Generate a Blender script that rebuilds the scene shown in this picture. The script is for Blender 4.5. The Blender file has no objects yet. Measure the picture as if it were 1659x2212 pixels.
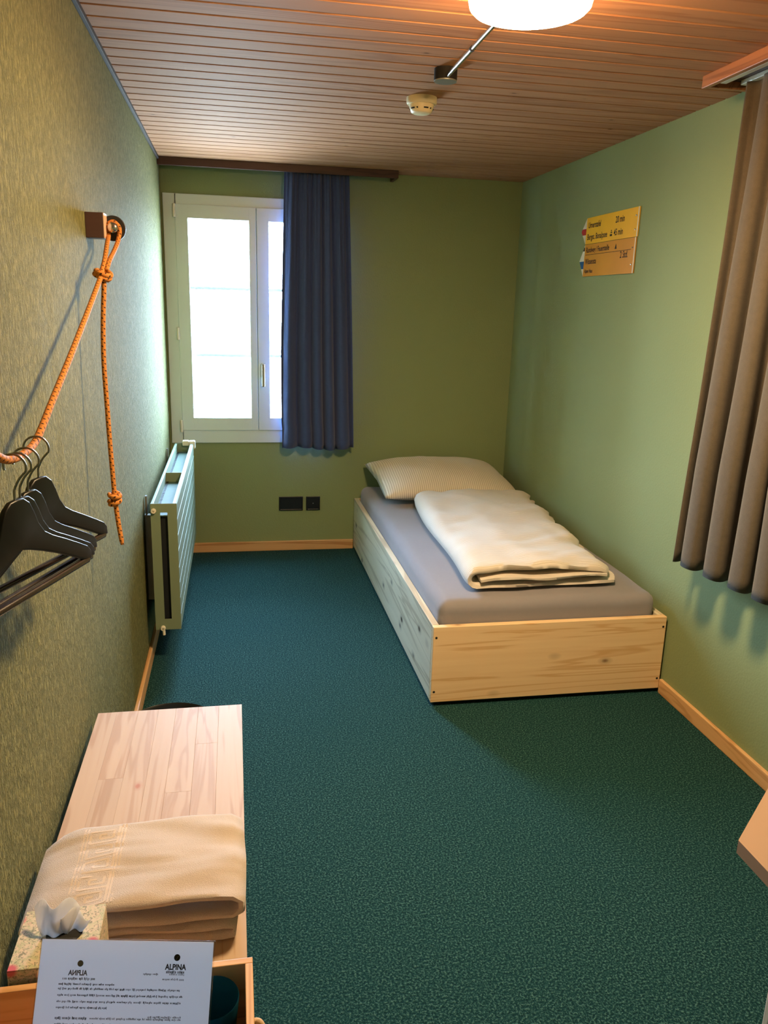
import bpy, bmesh, math, random
from mathutils import Vector, Matrix, noise, Euler

random.seed(7)
SC = bpy.context.scene
COL = SC.collection

# ------------------------------------------------------------------ camera
IMG_W, IMG_H = 1659, 2212
F_PX, PITCH, YAW, ROLL, CAM_H = 1711.42, -0.25496, -0.18926, 0.02883, 1.4861
cd = bpy.data.cameras.new('camera')
cam = bpy.data.objects.new('camera', cd)
COL.objects.link(cam)
cd.sensor_fit = 'VERTICAL'
cd.sensor_height = 36.0
cd.lens = 36.0 * F_PX / IMG_H
cd.clip_start = 0.02
_f = Vector((-math.sin(YAW) * math.cos(PITCH), math.cos(YAW) * math.cos(PITCH), math.sin(PITCH)))
_r = Vector((math.cos(YAW), math.sin(YAW), 0))
_u = _r.cross(_f)
R_ = _r * math.cos(ROLL) + _u * math.sin(ROLL)
U_ = -_r * math.sin(ROLL) + _u * math.cos(ROLL)
cam.matrix_world = Matrix(((R_.x, U_.x, -_f.x, 0), (R_.y, U_.y, -_f.y, 0), (R_.z, U_.z, -_f.z, CAM_H), (0, 0, 0, 1)))
SC.camera = cam

# ------------------------------------------------------------------ room size
XL, XR, YB, YF, ZC = -0.377, 1.675, 4.735, -0.55, 2.203
WX0, WX1, WZ0, WZ1 = -0.367, 0.637, 0.674, 2.044       # window outer frame

# ------------------------------------------------------------------ light
DAY = 31.0
LAMP = 58.0
w = bpy.data.worlds.new('world')
SC.world = w
w.use_nodes = True
nt = w.node_tree
nt.nodes.clear()
wo = nt.nodes.new('ShaderNodeOutputWorld')
bg = nt.nodes.new('ShaderNodeBackground')
tc = nt.nodes.new('ShaderNodeTexCoord')
sp = nt.nodes.new('ShaderNodeSeparateXYZ')
rp = nt.nodes.new('ShaderNodeValToRGB')
mp = nt.nodes.new('ShaderNodeMapRange')
mp.inputs['From Min'].default_value = -1
mp.inputs['From Max'].default_value = 1
nt.links.new(tc.outputs['Generated'], sp.inputs[0])
nt.links.new(sp.outputs['Z'], mp.inputs['Value'])
nt.links.new(mp.outputs[0], rp.inputs[0])
el = rp.color_ramp.elements
el[0].position = 0.0
el[0].color = (0.31, 0.39, 0.45, 1)          # sunlit snow below the horizon
el[1].position = 1.0
el[1].color = (0.42, 0.66, 1.0, 1)          # zenith
for p_, c_ in ((0.49, (0.31, 0.39, 0.45, 1)), (0.51, (0.66, 0.88, 1.16, 1)), (0.7, (0.54, 0.80, 1.18, 1))):
    e_ = el.new(p_)
    e_.color = c_
nt.links.new(rp.outputs[0], bg.inputs['Color'])
bg.inputs['Strength'].default_value = DAY
nt.links.new(bg.outputs[0], wo.inputs[0])

pd = bpy.data.lights.new('window_portal', 'AREA')
pd.shape = 'RECTANGLE'
pd.size = WX1 - WX0
pd.size_y = WZ1 - WZ0
pd.cycles.is_portal = True
po = bpy.data.objects.new('window_portal', pd)
COL.objects.link(po)
po.location = ((WX0 + WX1) / 2, YB + 0.13, (WZ0 + WZ1) / 2)
po.rotation_euler = (-math.pi / 2, 0, 0)

SC.view_settings.view_transform = 'Standard'
SC.view_settings.look = 'None'
SC.view_settings.gamma = 1
SC.view_settings.use_curve_mapping = False
SC.view_settings.exposure = 1.85
SC.cycles.use_denoising = True
SC.cycles.max_bounces = 10
SC.cycles.diffuse_bounces = 6
SC.cycles.sample_clamp_indirect = 8

# ------------------------------------------------------------------ materials
def srgb(r, g, b):
    def c(v):
        v /= 255.0
        return v / 12.92 if v <= 0.04045 else ((v + 0.055) / 1.055) ** 2.4
    return (c(r), c(g), c(b), 1)

class NT:
    def __init__(s, name):
        s.m = bpy.data.materials.new(name)
        s.m.use_nodes = True
        s.t = s.m.node_tree
        s.t.nodes.clear()
        s.out = s.n('ShaderNodeOutputMaterial')
    def n(s, kind, **kw):
        x = s.t.nodes.new(kind)
        for k, v in kw.items():
            if isinstance(k, str) and hasattr(x, k):
                setattr(x, k, v)
            else:
                x.inputs[k].default_value = v
        return x
    def l(s, a, b):
        s.t.links.new(a, b)
    def bsdf(s, rough=0.6, color=(0.5, 0.5, 0.5, 1), metal=0.0, **kw):
        b = s.n('ShaderNodeBsdfPrincipled')
        b.inputs['Base Color'].default_value = color
        b.inputs['Roughness'].default_value = rough
        b.inputs['Metallic'].default_value = metal
        for k, v in kw.items():
            b.inputs[k.replace('_', ' ')].default_value = v
        s.l(b.outputs[0], s.out.inputs[0])
        return b
    def coord(s, scale=(1, 1, 1), rnd=0.0, kind='Object'):
        c = s.n('ShaderNodeTexCoord')
        v = c.outputs[kind]
        if rnd:
            oi = s.n('ShaderNodeObjectInfo')
            mu = s.n('ShaderNodeMath', operation='MULTIPLY')
            mu.inputs[1].default_value = rnd
            s.l(oi.outputs['Random'], mu.inputs[0])
            ad = s.n('ShaderNodeVectorMath', operation='ADD')
            s.l(v, ad.inputs[0])
            s.l(mu.outputs[0], ad.inputs[1])
            v = ad.outputs[0]
        m = s.n('ShaderNodeMapping')
        m.inputs['Scale'].default_value = scale
        s.l(v, m.inputs['Vector'])
        return m.outputs[0]
    def noise(s, vec, scale=5, detail=3, rough=0.5, dist=0.0):
        n = s.n('ShaderNodeTexNoise')
        n.inputs['Scale'].default_value = scale
        n.inputs['Detail'].default_value = detail
        n.inputs['Roughness'].default_value = rough
        n.inputs['Distortion'].default_value = dist
        s.l(vec, n.inputs['Vector'])
        return n.outputs[0]
    def ramp(s, fac, stops):
        r = s.n('ShaderNodeValToRGB')
        e = r.color_ramp.elements
        e[0].position, e[0].color = stops[0]
        e[1].position, e[1].color = stops[-1]
        for p, c in stops[1:-1]:
            k = e.new(p)
            k.color = c
        s.l(fac, r.inputs[0])
        return r.outputs[0]
    def mix(s, fac, a, b, mode='MIX'):
        m = s.n('ShaderNodeMix', data_type='RGBA', blend_type=mode)
        for sock, v in ((m.inputs[0], fac), (m.inputs[6], a), (m.inputs[7], b)):
            if hasattr(v, 'is_linked'):
                s.l(v, sock)
            else:
                sock.default_value = v
        return m.outputs[2]
    def bump(s, b, height, strength=0.3, dist=0.01):
        k = s.n('ShaderNodeBump')
        k.inputs['Strength'].default_value = strength
        k.inputs['Distance'].default_value = dist
        s.l(height, k.inputs['Height'])
        s.l(k.outputs[0], b.inputs['Normal'])
        return k

def g(v):
    return (v, v, v, 1)

def plain(name, color, rough=0.5, metal=0.0, bump=None, **kw):
    t = NT(name)
    b = t.bsdf(rough, color, metal, **kw)
    v = t.coord((1, 1, 1))
    if bump:
        t.bump(b, t.noise(v, bump[0], 3), bump[1], bump[2])
    else:
        r_ = t.n('ShaderNodeMapRange')
        r_.inputs['To Min'].default_value = max(0, rough - 0.05)
        r_.inputs['To Max'].default_value = min(1, rough + 0.05)
        t.l(t.noise(v, 30, 2), r_.inputs['Value'])
        t.l(r_.outputs[0], b.inputs['Roughness'])
    return t.m

def wood(name, light, dark, axis, rough=0.45, knots=0.0, grain=1.0, rnd=0.0, knot_col=None, tint=0.0, spec=0.4):
    """light/dark wood with grain running along axis (0 x, 1 y, 2 z)"""
    t = NT(name)
    b = t.bsdf(rough)
    b.inputs['Specular IOR Level'].default_value = spec
    sc = [34.0 * grain] * 3
    sc[axis] = 1.3 * grain
    v = t.coord(tuple(sc), rnd)
    n1 = t.noise(v, 1.0, 5, 0.6, 0.6)
    sc2 = [9.0 * grain] * 3
    sc2[axis] = 0.55 * grain
    v2 = t.coord(tuple(sc2), rnd * 1.7)
    n2 = t.noise(v2, 1.0, 3, 0.55, 1.2)
    wv = t.n('ShaderNodeMath', operation='SINE')
    mu = t.n('ShaderNodeMath', operation='MULTIPLY')
    mu.inputs[1].default_value = 34.0
    t.l(n2, mu.inputs[0])
    t.l(mu.outputs[0], wv.inputs[0])
    rings = t.ramp(wv.outputs[0], [(0.0, g(0)), (0.55, g(0.12)), (1.0, g(1))])
    base = t.mix(0.5, rings, n1, 'MIX')
    col = t.ramp(base, [(0.12, light), (0.75, dark)])
    if knots:
        sk = [9.0] * 3
        sk[axis] = 5.0
        vk = t.coord(tuple(sk), rnd * 3.1)
        vo = t.n('ShaderNodeTexVoronoi')
        vo.inputs['Scale'].default_value = 1.0
        t.l(vk, vo.inputs['Vector'])
        kk = t.ramp(vo.outputs['Distance'], [(0.0, g(1)), (0.06 * knots, g(0.9)), (0.11 * knots, g(0.25)), (0.2 * knots, g(0))])
        col = t.mix(kk, col, knot_col or tuple(c * 0.35 for c in dark[:3]) + (1,))
    if tint:
        oi = t.n('ShaderNodeObjectInfo')
        mr = t.n('ShaderNodeMapRange')
        mr.inputs['To Min'].default_value = 1 - tint
        mr.inputs['To Max'].default_value = 1 + tint
        t.l(oi.outputs['Random'], mr.inputs['Value'])
        hs = t.n('ShaderNodeHueSaturation')
        t.l(mr.outputs[0], hs.inputs['Value'])
        t.l(col, hs.inputs['Color'])
        col = hs.outputs[0]
    t.l(col, b.inputs['Base Color'])
    t.bump(b, n1, 0.12, 0.003)
    return t.m

M = {}

def wallpaint(name, streak):
    t = NT(name)
    b = t.bsdf(0.85)
    b.inputs['Specular IOR Level'].default_value = 0.18
    if streak:
        v = t.coord((1, 200, 55))
        n1 = t.noise(v, 1.0, 3, 0.65, 0.5)
        h = t.ramp(n1, [(0.38, g(0)), (0.62, g(1))])
        col = t.mix(h, srgb(100, 100, 62), srgb(140, 137, 88))
        t.l(col, b.inputs['Base Color'])
        v2 = t.coord((1, 480, 160))
        n2 = t.noise(v2, 1.0, 2)
        hh = t.mix(0.3, h, n2)
        t.bump(b, hh, 1.0, 0.004)
    else:
        v = t.coord((1, 1, 1))
        n1 = t.noise(v, 130, 3, 0.6)
        big = t.noise(v, 1.6, 2)
        col = t.mix(big, srgb(134, 148, 106), srgb(144, 157, 114))
        t.l(col, b.inputs['Base Color'])
        t.bump(b, n1, 0.55, 0.0022)
    return t.m

M['wall'] = wallpaint('green_roughcast_paint', False)
M['wall_streak'] = wallpaint('green_streaked_wallpaper', True)

def carpet():
    t = NT('teal_carpet')
    b = t.bsdf(0.95)
    b.inputs['Specular IOR Level'].default_value = 0.1
    v = t.coord((1, 1, 1))
    n1 = t.noise(v, 185, 2, 0.8)
    n2 = t.noise(v, 420, 2, 0.6)
    big = t.noise(v, 1.1, 2)
    a = t.ramp(n1, [(0.38, srgb(12, 38, 40)), (0.51, srgb(27, 66, 66)), (0.64, srgb(84, 124, 116))])
    col = t.mix(t.ramp(n2, [(0.35, g(0)), (0.65, g(0.55))]), a, srgb(8, 34, 37))
    col = t.mix(t.ramp(big, [(0.3, g(0)), (0.7, g(0.25))]), col, srgb(18, 60, 62))
    t.l(col, b.inputs['Base Color'])
    t.bump(b, n1, 0.9, 0.004)
    return t.m
M['carpet'] = carpet()

M['ceil'] = wood('ceiling_board_wood', srgb(184, 136, 102), srgb(166, 118, 87), 0, 0.7, 0.5, 0.8, spec=0.1, rnd=9.0, tint=0.05, knot_col=srgb(104, 72, 52))
M['ceil_back'] = plain('ceiling_groove_dark', srgb(44, 28, 22), 0.8)
M['rail'] = wood('dark_brown_pelmet_wood', srgb(78, 50, 44), srgb(56, 35, 33), 0, 0.45)
M['rail_y'] = wood('orange_brown_pelmet_wood', srgb(178, 118, 76), srgb(142, 90, 56), 1, 0.4)
M['base_x'] = wood('baseboard_beech_x', srgb(222, 178, 128), srgb(188, 136, 88), 0, 0.45, grain=0.8)
M['base_y'] = wood('baseboard_beech_y', srgb(222, 178, 128), srgb(198, 150, 100), 1, 0.45, grain=0.8)
M['pine_x'] = wood('bed_pine_x', srgb(244, 212, 168), srgb(224, 180, 128), 0, 0.45, 0.95, 1.1, knot_col=srgb(112, 66, 36))
M['pine_y_daylit'] = wood('bed_pine_y_daylit', srgb(232, 218, 190), srgb(196, 178, 148), 1, 0.45, 1.2, 0.8, knot_col=srgb(78, 54, 36))  # same pine, paler and cooler: daylight on the sides put into the colour
M['bench'] = wood('bench_spruce', srgb(192, 166, 142), srgb(176, 144, 116), 1, 0.55, 0.55, 1.2, rnd=7.0, tint=0.04, spec=0.25, knot_col=srgb(168, 104, 66))
M['tray_x'] = wood('tray_beech_x', srgb(226, 178, 128), srgb(204, 152, 100), 0, 0.45)
M['tray_y'] = wood('tray_beech_y', srgb(226, 178, 128), srgb(204, 152, 100), 1, 0.45)
M['table'] = plain('tan_tabletop_laminate', srgb(172, 140, 114), 0.5, bump=(90, 0.05, 0.001))
M['leg_wood'] = wood('whitewashed_leg_wood', srgb(214, 208, 192), srgb(128, 122, 106), 2, 0.6, grain=1.2)
M['black'] = plain('black_plastic', srgb(20, 21, 24), 0.35)
M['black_matte'] = plain('black_matte', srgb(14, 13, 13), 0.8)
M['hanger'] = plain('black_lacquered_wood', srgb(12, 10, 11), 0.36, Specular_IOR_Level=0.35)
M['bar'] = plain('dark_brown_lacquered_bar', srgb(44, 32, 28), 0.25, Coat_Weight=0.4)
M['wire'] = plain('steel_wire', srgb(150, 146, 140), 0.28, 1.0)
M['steel'] = plain('polished_steel', srgb(205, 205, 205), 0.2, 1.0)
M['grey_metal'] = plain('grey_metal', srgb(160, 158, 152), 0.35, 0.7)
M['white_plastic'] = plain('white_plastic', srgb(228, 220, 200), 0.35)
M['detector'] = plain('cream_plastic', srgb(232, 216, 176), 0.4)
M['frame'] = plain('window_frame_cream', srgb(210, 222, 224), 0.35)
M['bar_grey'] = plain('glazing_bar_grey', srgb(150, 152, 152), 0.4)
M['radiator'] = plain('radiator_sage_enamel', srgb(124, 138, 110), 0.6)
M['rad_inner_shaded'] = plain('radiator_inner_shaded', srgb(74, 98, 82), 0.7)  # darkened radiator green; shade of the deep top recess is in the colour
M['rad_dark'] = plain('radiator_inside_dark', srgb(20, 22, 24), 0.6)
M['rubber'] = plain('black_rubber', srgb(34, 32, 34), 0.5)
M['block'] = wood('dark_walnut_block', srgb(76, 52, 48), srgb(50, 35, 36), 0, 0.5)
M['block_end'] = plain('light_cut_wood', srgb(214, 176, 150), 0.5)
M['print'] = plain('black_print', srgb(24, 24, 26), 0.7)
M['print_pale'] = plain('grey_print', srgb(112, 112, 120), 0.7)
M['red'] = plain('red_enamel', srgb(186, 40, 46), 0.4)
M['blue'] = plain('blue_enamel', srgb(26, 92, 152), 0.4)
M['sign_white'] = plain('white_enamel', srgb(222, 218, 196), 0.4)
def paper_mat(name, k):
    t = NT(name)
    b = t.bsdf(0.5, srgb(226, 226, 230))
    v = t.coord((1, 1, 1))
    t.bump(b, t.noise(v, 300, 2), 0.03, 0.0005)
    tl = t.n('ShaderNodeBsdfTranslucent')
    tl.inputs['Color'].default_value = srgb(238, 238, 242)
    mx = t.n('ShaderNodeMixShader')
    mx.inputs[0].default_value = k
    t.l(b.outputs[0], mx.inputs[1])
    t.l(tl.outputs[0], mx.inputs[2])
    t.l(mx.outputs[0], t.out.inputs[0])
    return t.m
M['paper'] = paper_mat('white_paper', 0.8)
M['tissue'] = paper_mat('white_tissue', 0.5)
M['snow'] = plain('snow', srgb(240, 244, 248), 0.8, bump=(4, 0.2, 0.1))
M['rock'] = plain('grey_rock', srgb(92, 96, 96), 0.9, bump=(6, 0.6, 0.1))
M['olive'] = plain('olive_brown_card', srgb(92, 78, 48), 0.5)
M['cord'] = plain('beige_cotton_cord', srgb(206, 176, 140), 0.8, bump=(300, 0.5, 0.002))

def sign_yellow(name, c):
    t = NT(name)
    b = t.bsdf(0.35, c)
    v = t.coord((1, 1, 1))
    n = t.noise(v, 7, 3)
    t.l(t.mix(t.ramp(n, [(0.35, g(0)), (0.7, g(0.35))]), c, tuple(k * 0.75 for k in c[:3]) + (1,)), b.inputs['Base Color'])
    return t.m
M['sign'] = sign_yellow('yellow_enamel', srgb(248, 190, 40))
M['sign2'] = sign_yellow('darker_yellow_enamel', srgb(216, 150, 40))

def fabric(name, c1, c2, weave=900, rough=0.9, bump=0.25, sheen=0.2, transl=0.0):
    t = NT(name)
    b = t.bsdf(rough)
    b.inputs['Specular IOR Level'].default_value = 0.15
    b.inputs['Sheen Weight'].default_value = sheen
    v = t.coord((1, 1, 1))
    n = t.noise(v, weave, 2, 0.7)
    n2 = t.noise(v, 60, 3)
    col = t.mix(t.mix(0.35, n, n2), c1, c2)
    t.l(col, b.inputs['Base Color'])
    t.bump(b, n, bump, 0.002)
    return t.m
M['curtain_back'] = fabric('slate_grey_curtain', srgb(50, 65, 114), srgb(78, 94, 144), 500)
M['curtain_right'] = fabric('taupe_curtain', srgb(68, 60, 50), srgb(108, 98, 84), 500, bump=0.4)
M['sheet'] = fabric('grey_jersey_sheet', srgb(132, 127, 132), srgb(144, 139, 143), 900, bump=0.08)
M['towel'] = None

def terry():
    t = NT('beige_terry')
    b = t.bsdf(0.95)
    b.inputs['Specular IOR Level'].default_value = 0.1
    b.inputs['Sheen Weight'].default_value = 0.4
    v = t.coord((1, 1, 1))
    n = t.noise(v, 650, 2, 0.7)
    n2 = t.noise(v, 18, 2)
    col = t.mix(n, srgb(190, 171, 158), srgb(222, 207, 198))
    t.l(col, b.inputs['Base Color'])
    t.bump(b, t.mix(0.25, n, n2), 0.8, 0.003)
    return t.m
M['towel'] = terry()
M['towel_band'] = plain('beige_woven_band', srgb(212, 192, 176), 0.9)

def striped(name, axis, period, c1, c2):
    t = NT(name)
    b = t.bsdf(0.88)
    b.inputs['Specular IOR Level'].default_value = 0.15
    b.inputs['Sheen Weight'].default_value = 0.2
    sc = [0, 0, 0]
    sc[axis] = 2 * math.pi / period
    v = t.coord(tuple(sc))
    s = t.n('ShaderNodeSeparateXYZ')
    t.l(v, s.inputs[0])
    si = t.n('ShaderNodeMath', operation='SINE')
    t.l(s.outputs[axis], si.inputs[0])
    st = t.ramp(si.outputs[0], [(0.0, g(0)), (0.35, g(0.15)), (0.75, g(1))])
    v2 = t.coord((1, 1, 1))
    n = t.noise(v2, 40, 3)
    t.l(t.mix(st, c1, c2), b.inputs['Base Color'])
    t.bump(b, t.mix(0.3, st, n), 0.35, 0.003)
    return t.m
M['duvet'] = striped('cream_seersucker_duvet', 1, 0.011, srgb(208, 196, 182), srgb(230, 220, 208))
M['pillow'] = striped('cream_seersucker_pillow', 0, 0.012, srgb(206, 194, 178), srgb(240, 231, 218))

def rope_mat():
    t = NT('orange_flecked_rope')
    b = t.bsdf(0.7)
    b.inputs['Specular IOR Level'].default_value = 0.25
    uv = t.n('ShaderNodeTexCoord')
    s = t.n('ShaderNodeSeparateXYZ')
    t.l(uv.outputs['UV'], s.inputs[0])
    def M2(op, a, b):
        k = t.n('ShaderNodeMath', operation=op)
        for sock, val in zip(k.inputs, (a, b)):
            if hasattr(val, 'is_linked'):
                t.l(val, sock)
            elif val is not None:
                sock.default_value = val
        return k.outputs[0]
    # staggered dark flecks: rows along v, three lines around u
    av = M2('SINE', M2('MULTIPLY', s.outputs[1], 2 * math.pi / 0.0085), None)
    au = M2('SINE', M2('ADD', M2('MULTIPLY', s.outputs[0], 6 * math.pi), M2('MULTIPLY', s.outputs[1], math.pi / 0.0085)), None)
    fl = M2('MULTIPLY', M2('GREATER_THAN', av, 0.25), M2('GREATER_THAN', au, 0.45))
    v = t.coord((1, 1, 1))
    n = t.noise(v, 900, 2)
    col = t.mix(n, srgb(184, 110, 46), srgb(206, 138, 66))
    col = t.mix(fl, col, srgb(46, 24, 18))
    t.l(col, b.inputs['Base Color'])
    t.bump(b, n, 0.4, 0.001)
    return t.m
M['rope'] = rope_mat()

def shade_mat(name, k, colr):
    t = NT(name)
    e = t.n('ShaderNodeEmission')
    e.inputs['Color'].default_value = colr
    e.inputs['Strength'].default_value = LAMP * k
    t.l(e.outputs[0], t.out.inputs[0])
    return t.m
M['shade'] = shade_mat('lit_drum_shade', 0.42, (1.0, 0.54, 0.21, 1))
M['diffuser'] = shade_mat('lit_opal_diffuser', 1.5, (1.0, 0.73, 0.40, 1))

def clear_glass(name, tint, refl=0.08, rough=0.02):
    t = NT(name)
    tr = t.n('ShaderNodeBsdfTransparent')
    tr.inputs['Color'].default_value = tint
    gl = t.n('ShaderNodeBsdfGlossy')
    gl.inputs['Roughness'].default_value = rough
    fr = t.n('ShaderNodeLayerWeight')
    fr.inputs['Blend'].default_value = 0.25
    mu = t.n('ShaderNodeMath', operation='MULTIPLY_ADD')
    mu.inputs[1].default_value = 0.5
    mu.inputs[2].default_value = refl * 0.5
    t.l(fr.outputs['Fresnel'], mu.inputs[0])
    mx = t.n('ShaderNodeMixShader')
    t.l(mu.outputs[0], mx.inputs[0])
    t.l(tr.outputs[0], mx.inputs[1])
    t.l(gl.outputs[0], mx.inputs[2])
    t.l(mx.outputs[0], t.out.inputs[0])
    return t.m
M['glass'] = clear_glass('window_glass', (0.97, 0.99, 0.98, 1))
M['sleeve'] = clear_glass('clear_acrylic', (0.97, 0.97, 0.98, 1), 0.1, 0.06)
def tumbler_glass():
    t = NT('blue_tumbler_glass')
    tr = t.n('ShaderNodeBsdfTransparent')
    tr.inputs['Color'].default_value = (0.22, 0.62, 0.78, 1)
    b = t.bsdf(0.06, (0.012, 0.13, 0.20, 1))
    mx = t.n('ShaderNodeMixShader')
    mx.inputs[0].default_value = 0.5
    t.l(tr.outputs[0], mx.inputs[1])
    t.l(b.outputs[0], mx.inputs[2])
    t.l(mx.outputs[0], t.out.inputs[0])
    return t.m
M['blue_glass'] = tumbler_glass()

def floral():
    t = NT('floral_printed_card')
    b = t.bsdf(0.5)
    v = t.coord((1, 1, 1))
    n = t.noise(v, 60, 4, 0.65, 1.5)
    n2 = t.noise(v, 130, 3, 0.6, 2.0)
    col = t.mix(t.ramp(n, [(0.45, g(0)), (0.6, g(1))]), srgb(214, 194, 170), srgb(188, 186, 150))
    col = t.mix(t.ramp(n2, [(0.54, g(0)), (0.6, g(0.8))]), col, srgb(112, 116, 96))
    vo = t.n('ShaderNodeTexVoronoi')
    vo.inputs['Scale'].default_value = 26
    t.l(v, vo.inputs['Vector'])
    col = t.mix(t.ramp(vo.outputs['Distance'], [(0.16, g(1)), (0.3, g(0))]), col, srgb(202, 92, 104))
    t.l(col, b.inputs['Base Color'])
    return t.m
M['floral'] = floral()

# ------------------------------------------------------------------ mesh helpers
class MB:
    def __init__(s):
        s.v, s.f, s.uv = [], [], None
    def add(s, vs, fs):
        o = len(s.v)
        s.v += [tuple(x) for x in vs]
        s.f += [tuple(i + o for i in f) for f in fs]
        return s
    def box(s, x0, x1, y0, y1, z0, z1, bev=0.0):
        if bev <= 0:
            return s.add([(x0, y0, z0), (x1, y0, z0), (x1, y1, z0), (x0, y1, z0), (x0, y0, z1), (x1, y0, z1), (x1, y1, z1), (x0, y1, z1)],
                         [(0, 3, 2, 1), (4, 5, 6, 7), (0, 1, 5, 4), (1, 2, 6, 5), (2, 3, 7, 6), (3, 0, 4, 7)])
        bm = bmesh.new()
        bmesh.ops.create_cube(bm, size=1)
        for v in bm.verts:
            v.co = Vector(((x0 + x1) / 2 + v.co.x * (x1 - x0), (y0 + y1) / 2 + v.co.y * (y1 - y0), (z0 + z1) / 2 + v.co.z * (z1 - z0)))
        bmesh.ops.bevel(bm, geom=list(bm.edges), offset=bev, segments=2, affect='EDGES', profile=0.5)
        bm.verts.ensure_lookup_table()
        bm.verts.index_update()
        s.add([v.co[:] for v in bm.verts], [[v.index for v in f.verts] for f in bm.faces])
        bm.free()
        return s
    def prism(s, poly, a0, a1, axis=1, bev=0):
        """poly of 2D points, extruded from a0 to a1 along axis"""
        def P(p, a):
            return {0: (a, p[0], p[1]), 1: (p[0], a, p[1]), 2: (p[0], p[1], a)}[axis]
        n = len(poly)
        vs = [P(p, a0) for p in poly] + [P(p, a1) for p in poly]
        fs = [tuple(range(n))[::-1], tuple(range(n, 2 * n))]
        fs += [(i, (i + 1) % n, n + (i + 1) % n, n + i) for i in range(n)]
        return s.add(vs, fs)
    def lathe(s, prof, c=(0, 0, 0), n=32, axis=2, cap=True):
        """prof: list of (r, h)"""
        vs, fs = [], []
        for r, h in prof:
            for k in range(n):
                a = 2 * math.pi * k / n
                p = (r * math.cos(a), r * math.sin(a), h)
                if axis == 0:
                    p = (p[2], p[0], p[1])
                elif axis == 1:
                    p = (p[0], p[2], p[1])
                vs.append((p[0] + c[0], p[1] + c[1], p[2] + c[2]))
        m = len(prof)
        for i in range(m - 1):
            for k in range(n):
                fs.append((i * n + k, i * n + (k + 1) % n, (i + 1) * n + (k + 1) % n, (i + 1) * n + k))
        if cap:
            fs.append(tuple(range(n))[::-1])
            fs.append(tuple((m - 1) * n + k for k in range(n)))
        return s.add(vs, fs)
    def tube(s, pts, r, n=10, uv=False):
        pts = [Vector(p) for p in pts]
        m = len(pts)
        up = Vector((0, 0, 1))
        t0 = (pts[1] - pts[0]).normalized()
        if abs(t0.z) > 0.9:
            up = Vector((1, 0, 0))
        nrm = t0.cross(up).normalized()
        vs, fs, L, acc = [], [], [], 0.0
        o = len(s.v)
        for i, p in enumerate(pts):
            t = (pts[min(i + 1, m - 1)] - pts[max(i - 1, 0)]).normalized()
            nrm = (nrm - t * nrm.dot(t)).normalized()
            bn = t.cross(nrm)
            rr = r(i / (m - 1)) if callable(r) else r
            if i:
                acc += (p - pts[i - 1]).length
            L.append(acc)
            for k in range(n):
                a = 2 * math.pi * k / n
                vs.append(p + nrm * (rr * math.cos(a)) + bn * (rr * math.sin(a)))
        if uv and s.uv is None:
            s.uv = {}
        for i in range(m - 1):
            for k in range(n):
                if uv:
                    s.uv[len(s.f) + len(fs)] = [(k / n, L[i]), ((k + 1) / n, L[i]), ((k + 1) / n, L[i + 1]), (k / n, L[i + 1])]
                fs.append((i * n + k, i * n + (k + 1) % n, (i + 1) * n + (k + 1) % n, (i + 1) * n + k))
        fs.append(tuple(range(n))[::-1])
        fs.append(tuple((m - 1) * n + k for k in range(n)))
        return s.add(vs, fs)
    def build(s, name, mat, parent=None, smooth=False, origin=None, auto=None):
        """vertices are in world space; the parent chain ends in a root that may be offset"""
        off = Vector((0, 0, 0))
        p = parent
        while p is not None:
            off += Vector(p.location)
            p = p.parent
        if origin is not None and parent is None:
            off = Vector(origin)
        me = bpy.data.meshes.new(name)
        me.from_pydata([(x - off.x, y - off.y, z - off.z) for x, y, z in s.v], [], s.f)
        if s.uv:
            lay = me.uv_layers.new(name='uv')
            for pi, co in s.uv.items():
                pl = me.polygons[pi]
                for li, c in zip(pl.loop_indices, co):
                    lay.data[li].uv = c
        bm = bmesh.new()
        bm.from_mesh(me)
        bmesh.ops.recalc_face_normals(bm, faces=bm.faces)
        bm.to_mesh(me)
        bm.free()
        if smooth:
            for pl in me.polygons:
                pl.use_smooth = True
            if auto:
                me.set_sharp_from_angle(angle=math.radians(auto))
        me.materials.append(mat)
        o = bpy.data.objects.new(name, me)
        COL.objects.link(o)
        o.parent = parent
        if origin is not None and parent is None:
            o.location = origin
        return o

def thing(name, label, cat, loc, group=None, kind=None):
    o = bpy.data.objects.new(name, None)
    o.empty_display_size = 0.05
    COL.objects.link(o)
    o.location = loc
    tag(o, label, cat, group, kind)
    return o

def tag(o, label=None, cat=None, group=None, kind=None):
    if label:
        o['label'] = label
    if cat:
        o['category'] = cat
    if group:
        o['group'] = group
    if kind:
        o['kind'] = kind
    return o

def struct(o, label, cat):
    return tag(o, label, cat, None, 'structure')

def copy_obj(src, parent, loc=None):
    c = src.copy()
    COL.objects.link(c)
    c.parent = parent
    if loc is not None:
        c.location = loc
    return c

def smoothpath(pts, k=8):
    """Catmull-Rom through pts"""
    P = [Vector(p) for p in pts]
    out = []
    for i in range(len(P) - 1):
        a, b, c, d = P[max(i - 1, 0)], P[i], P[i + 1], P[min(i + 2, len(P) - 1)]
        for j in range(k):
            t = j / k
            out.append(0.5 * ((2 * b) + (c - a) * t + (2 * a - 5 * b + 4 * c - d) * t * t + (3 * b - a - 3 * c + d) * t ** 3))
    out.append(P[-1])
    return out

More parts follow.
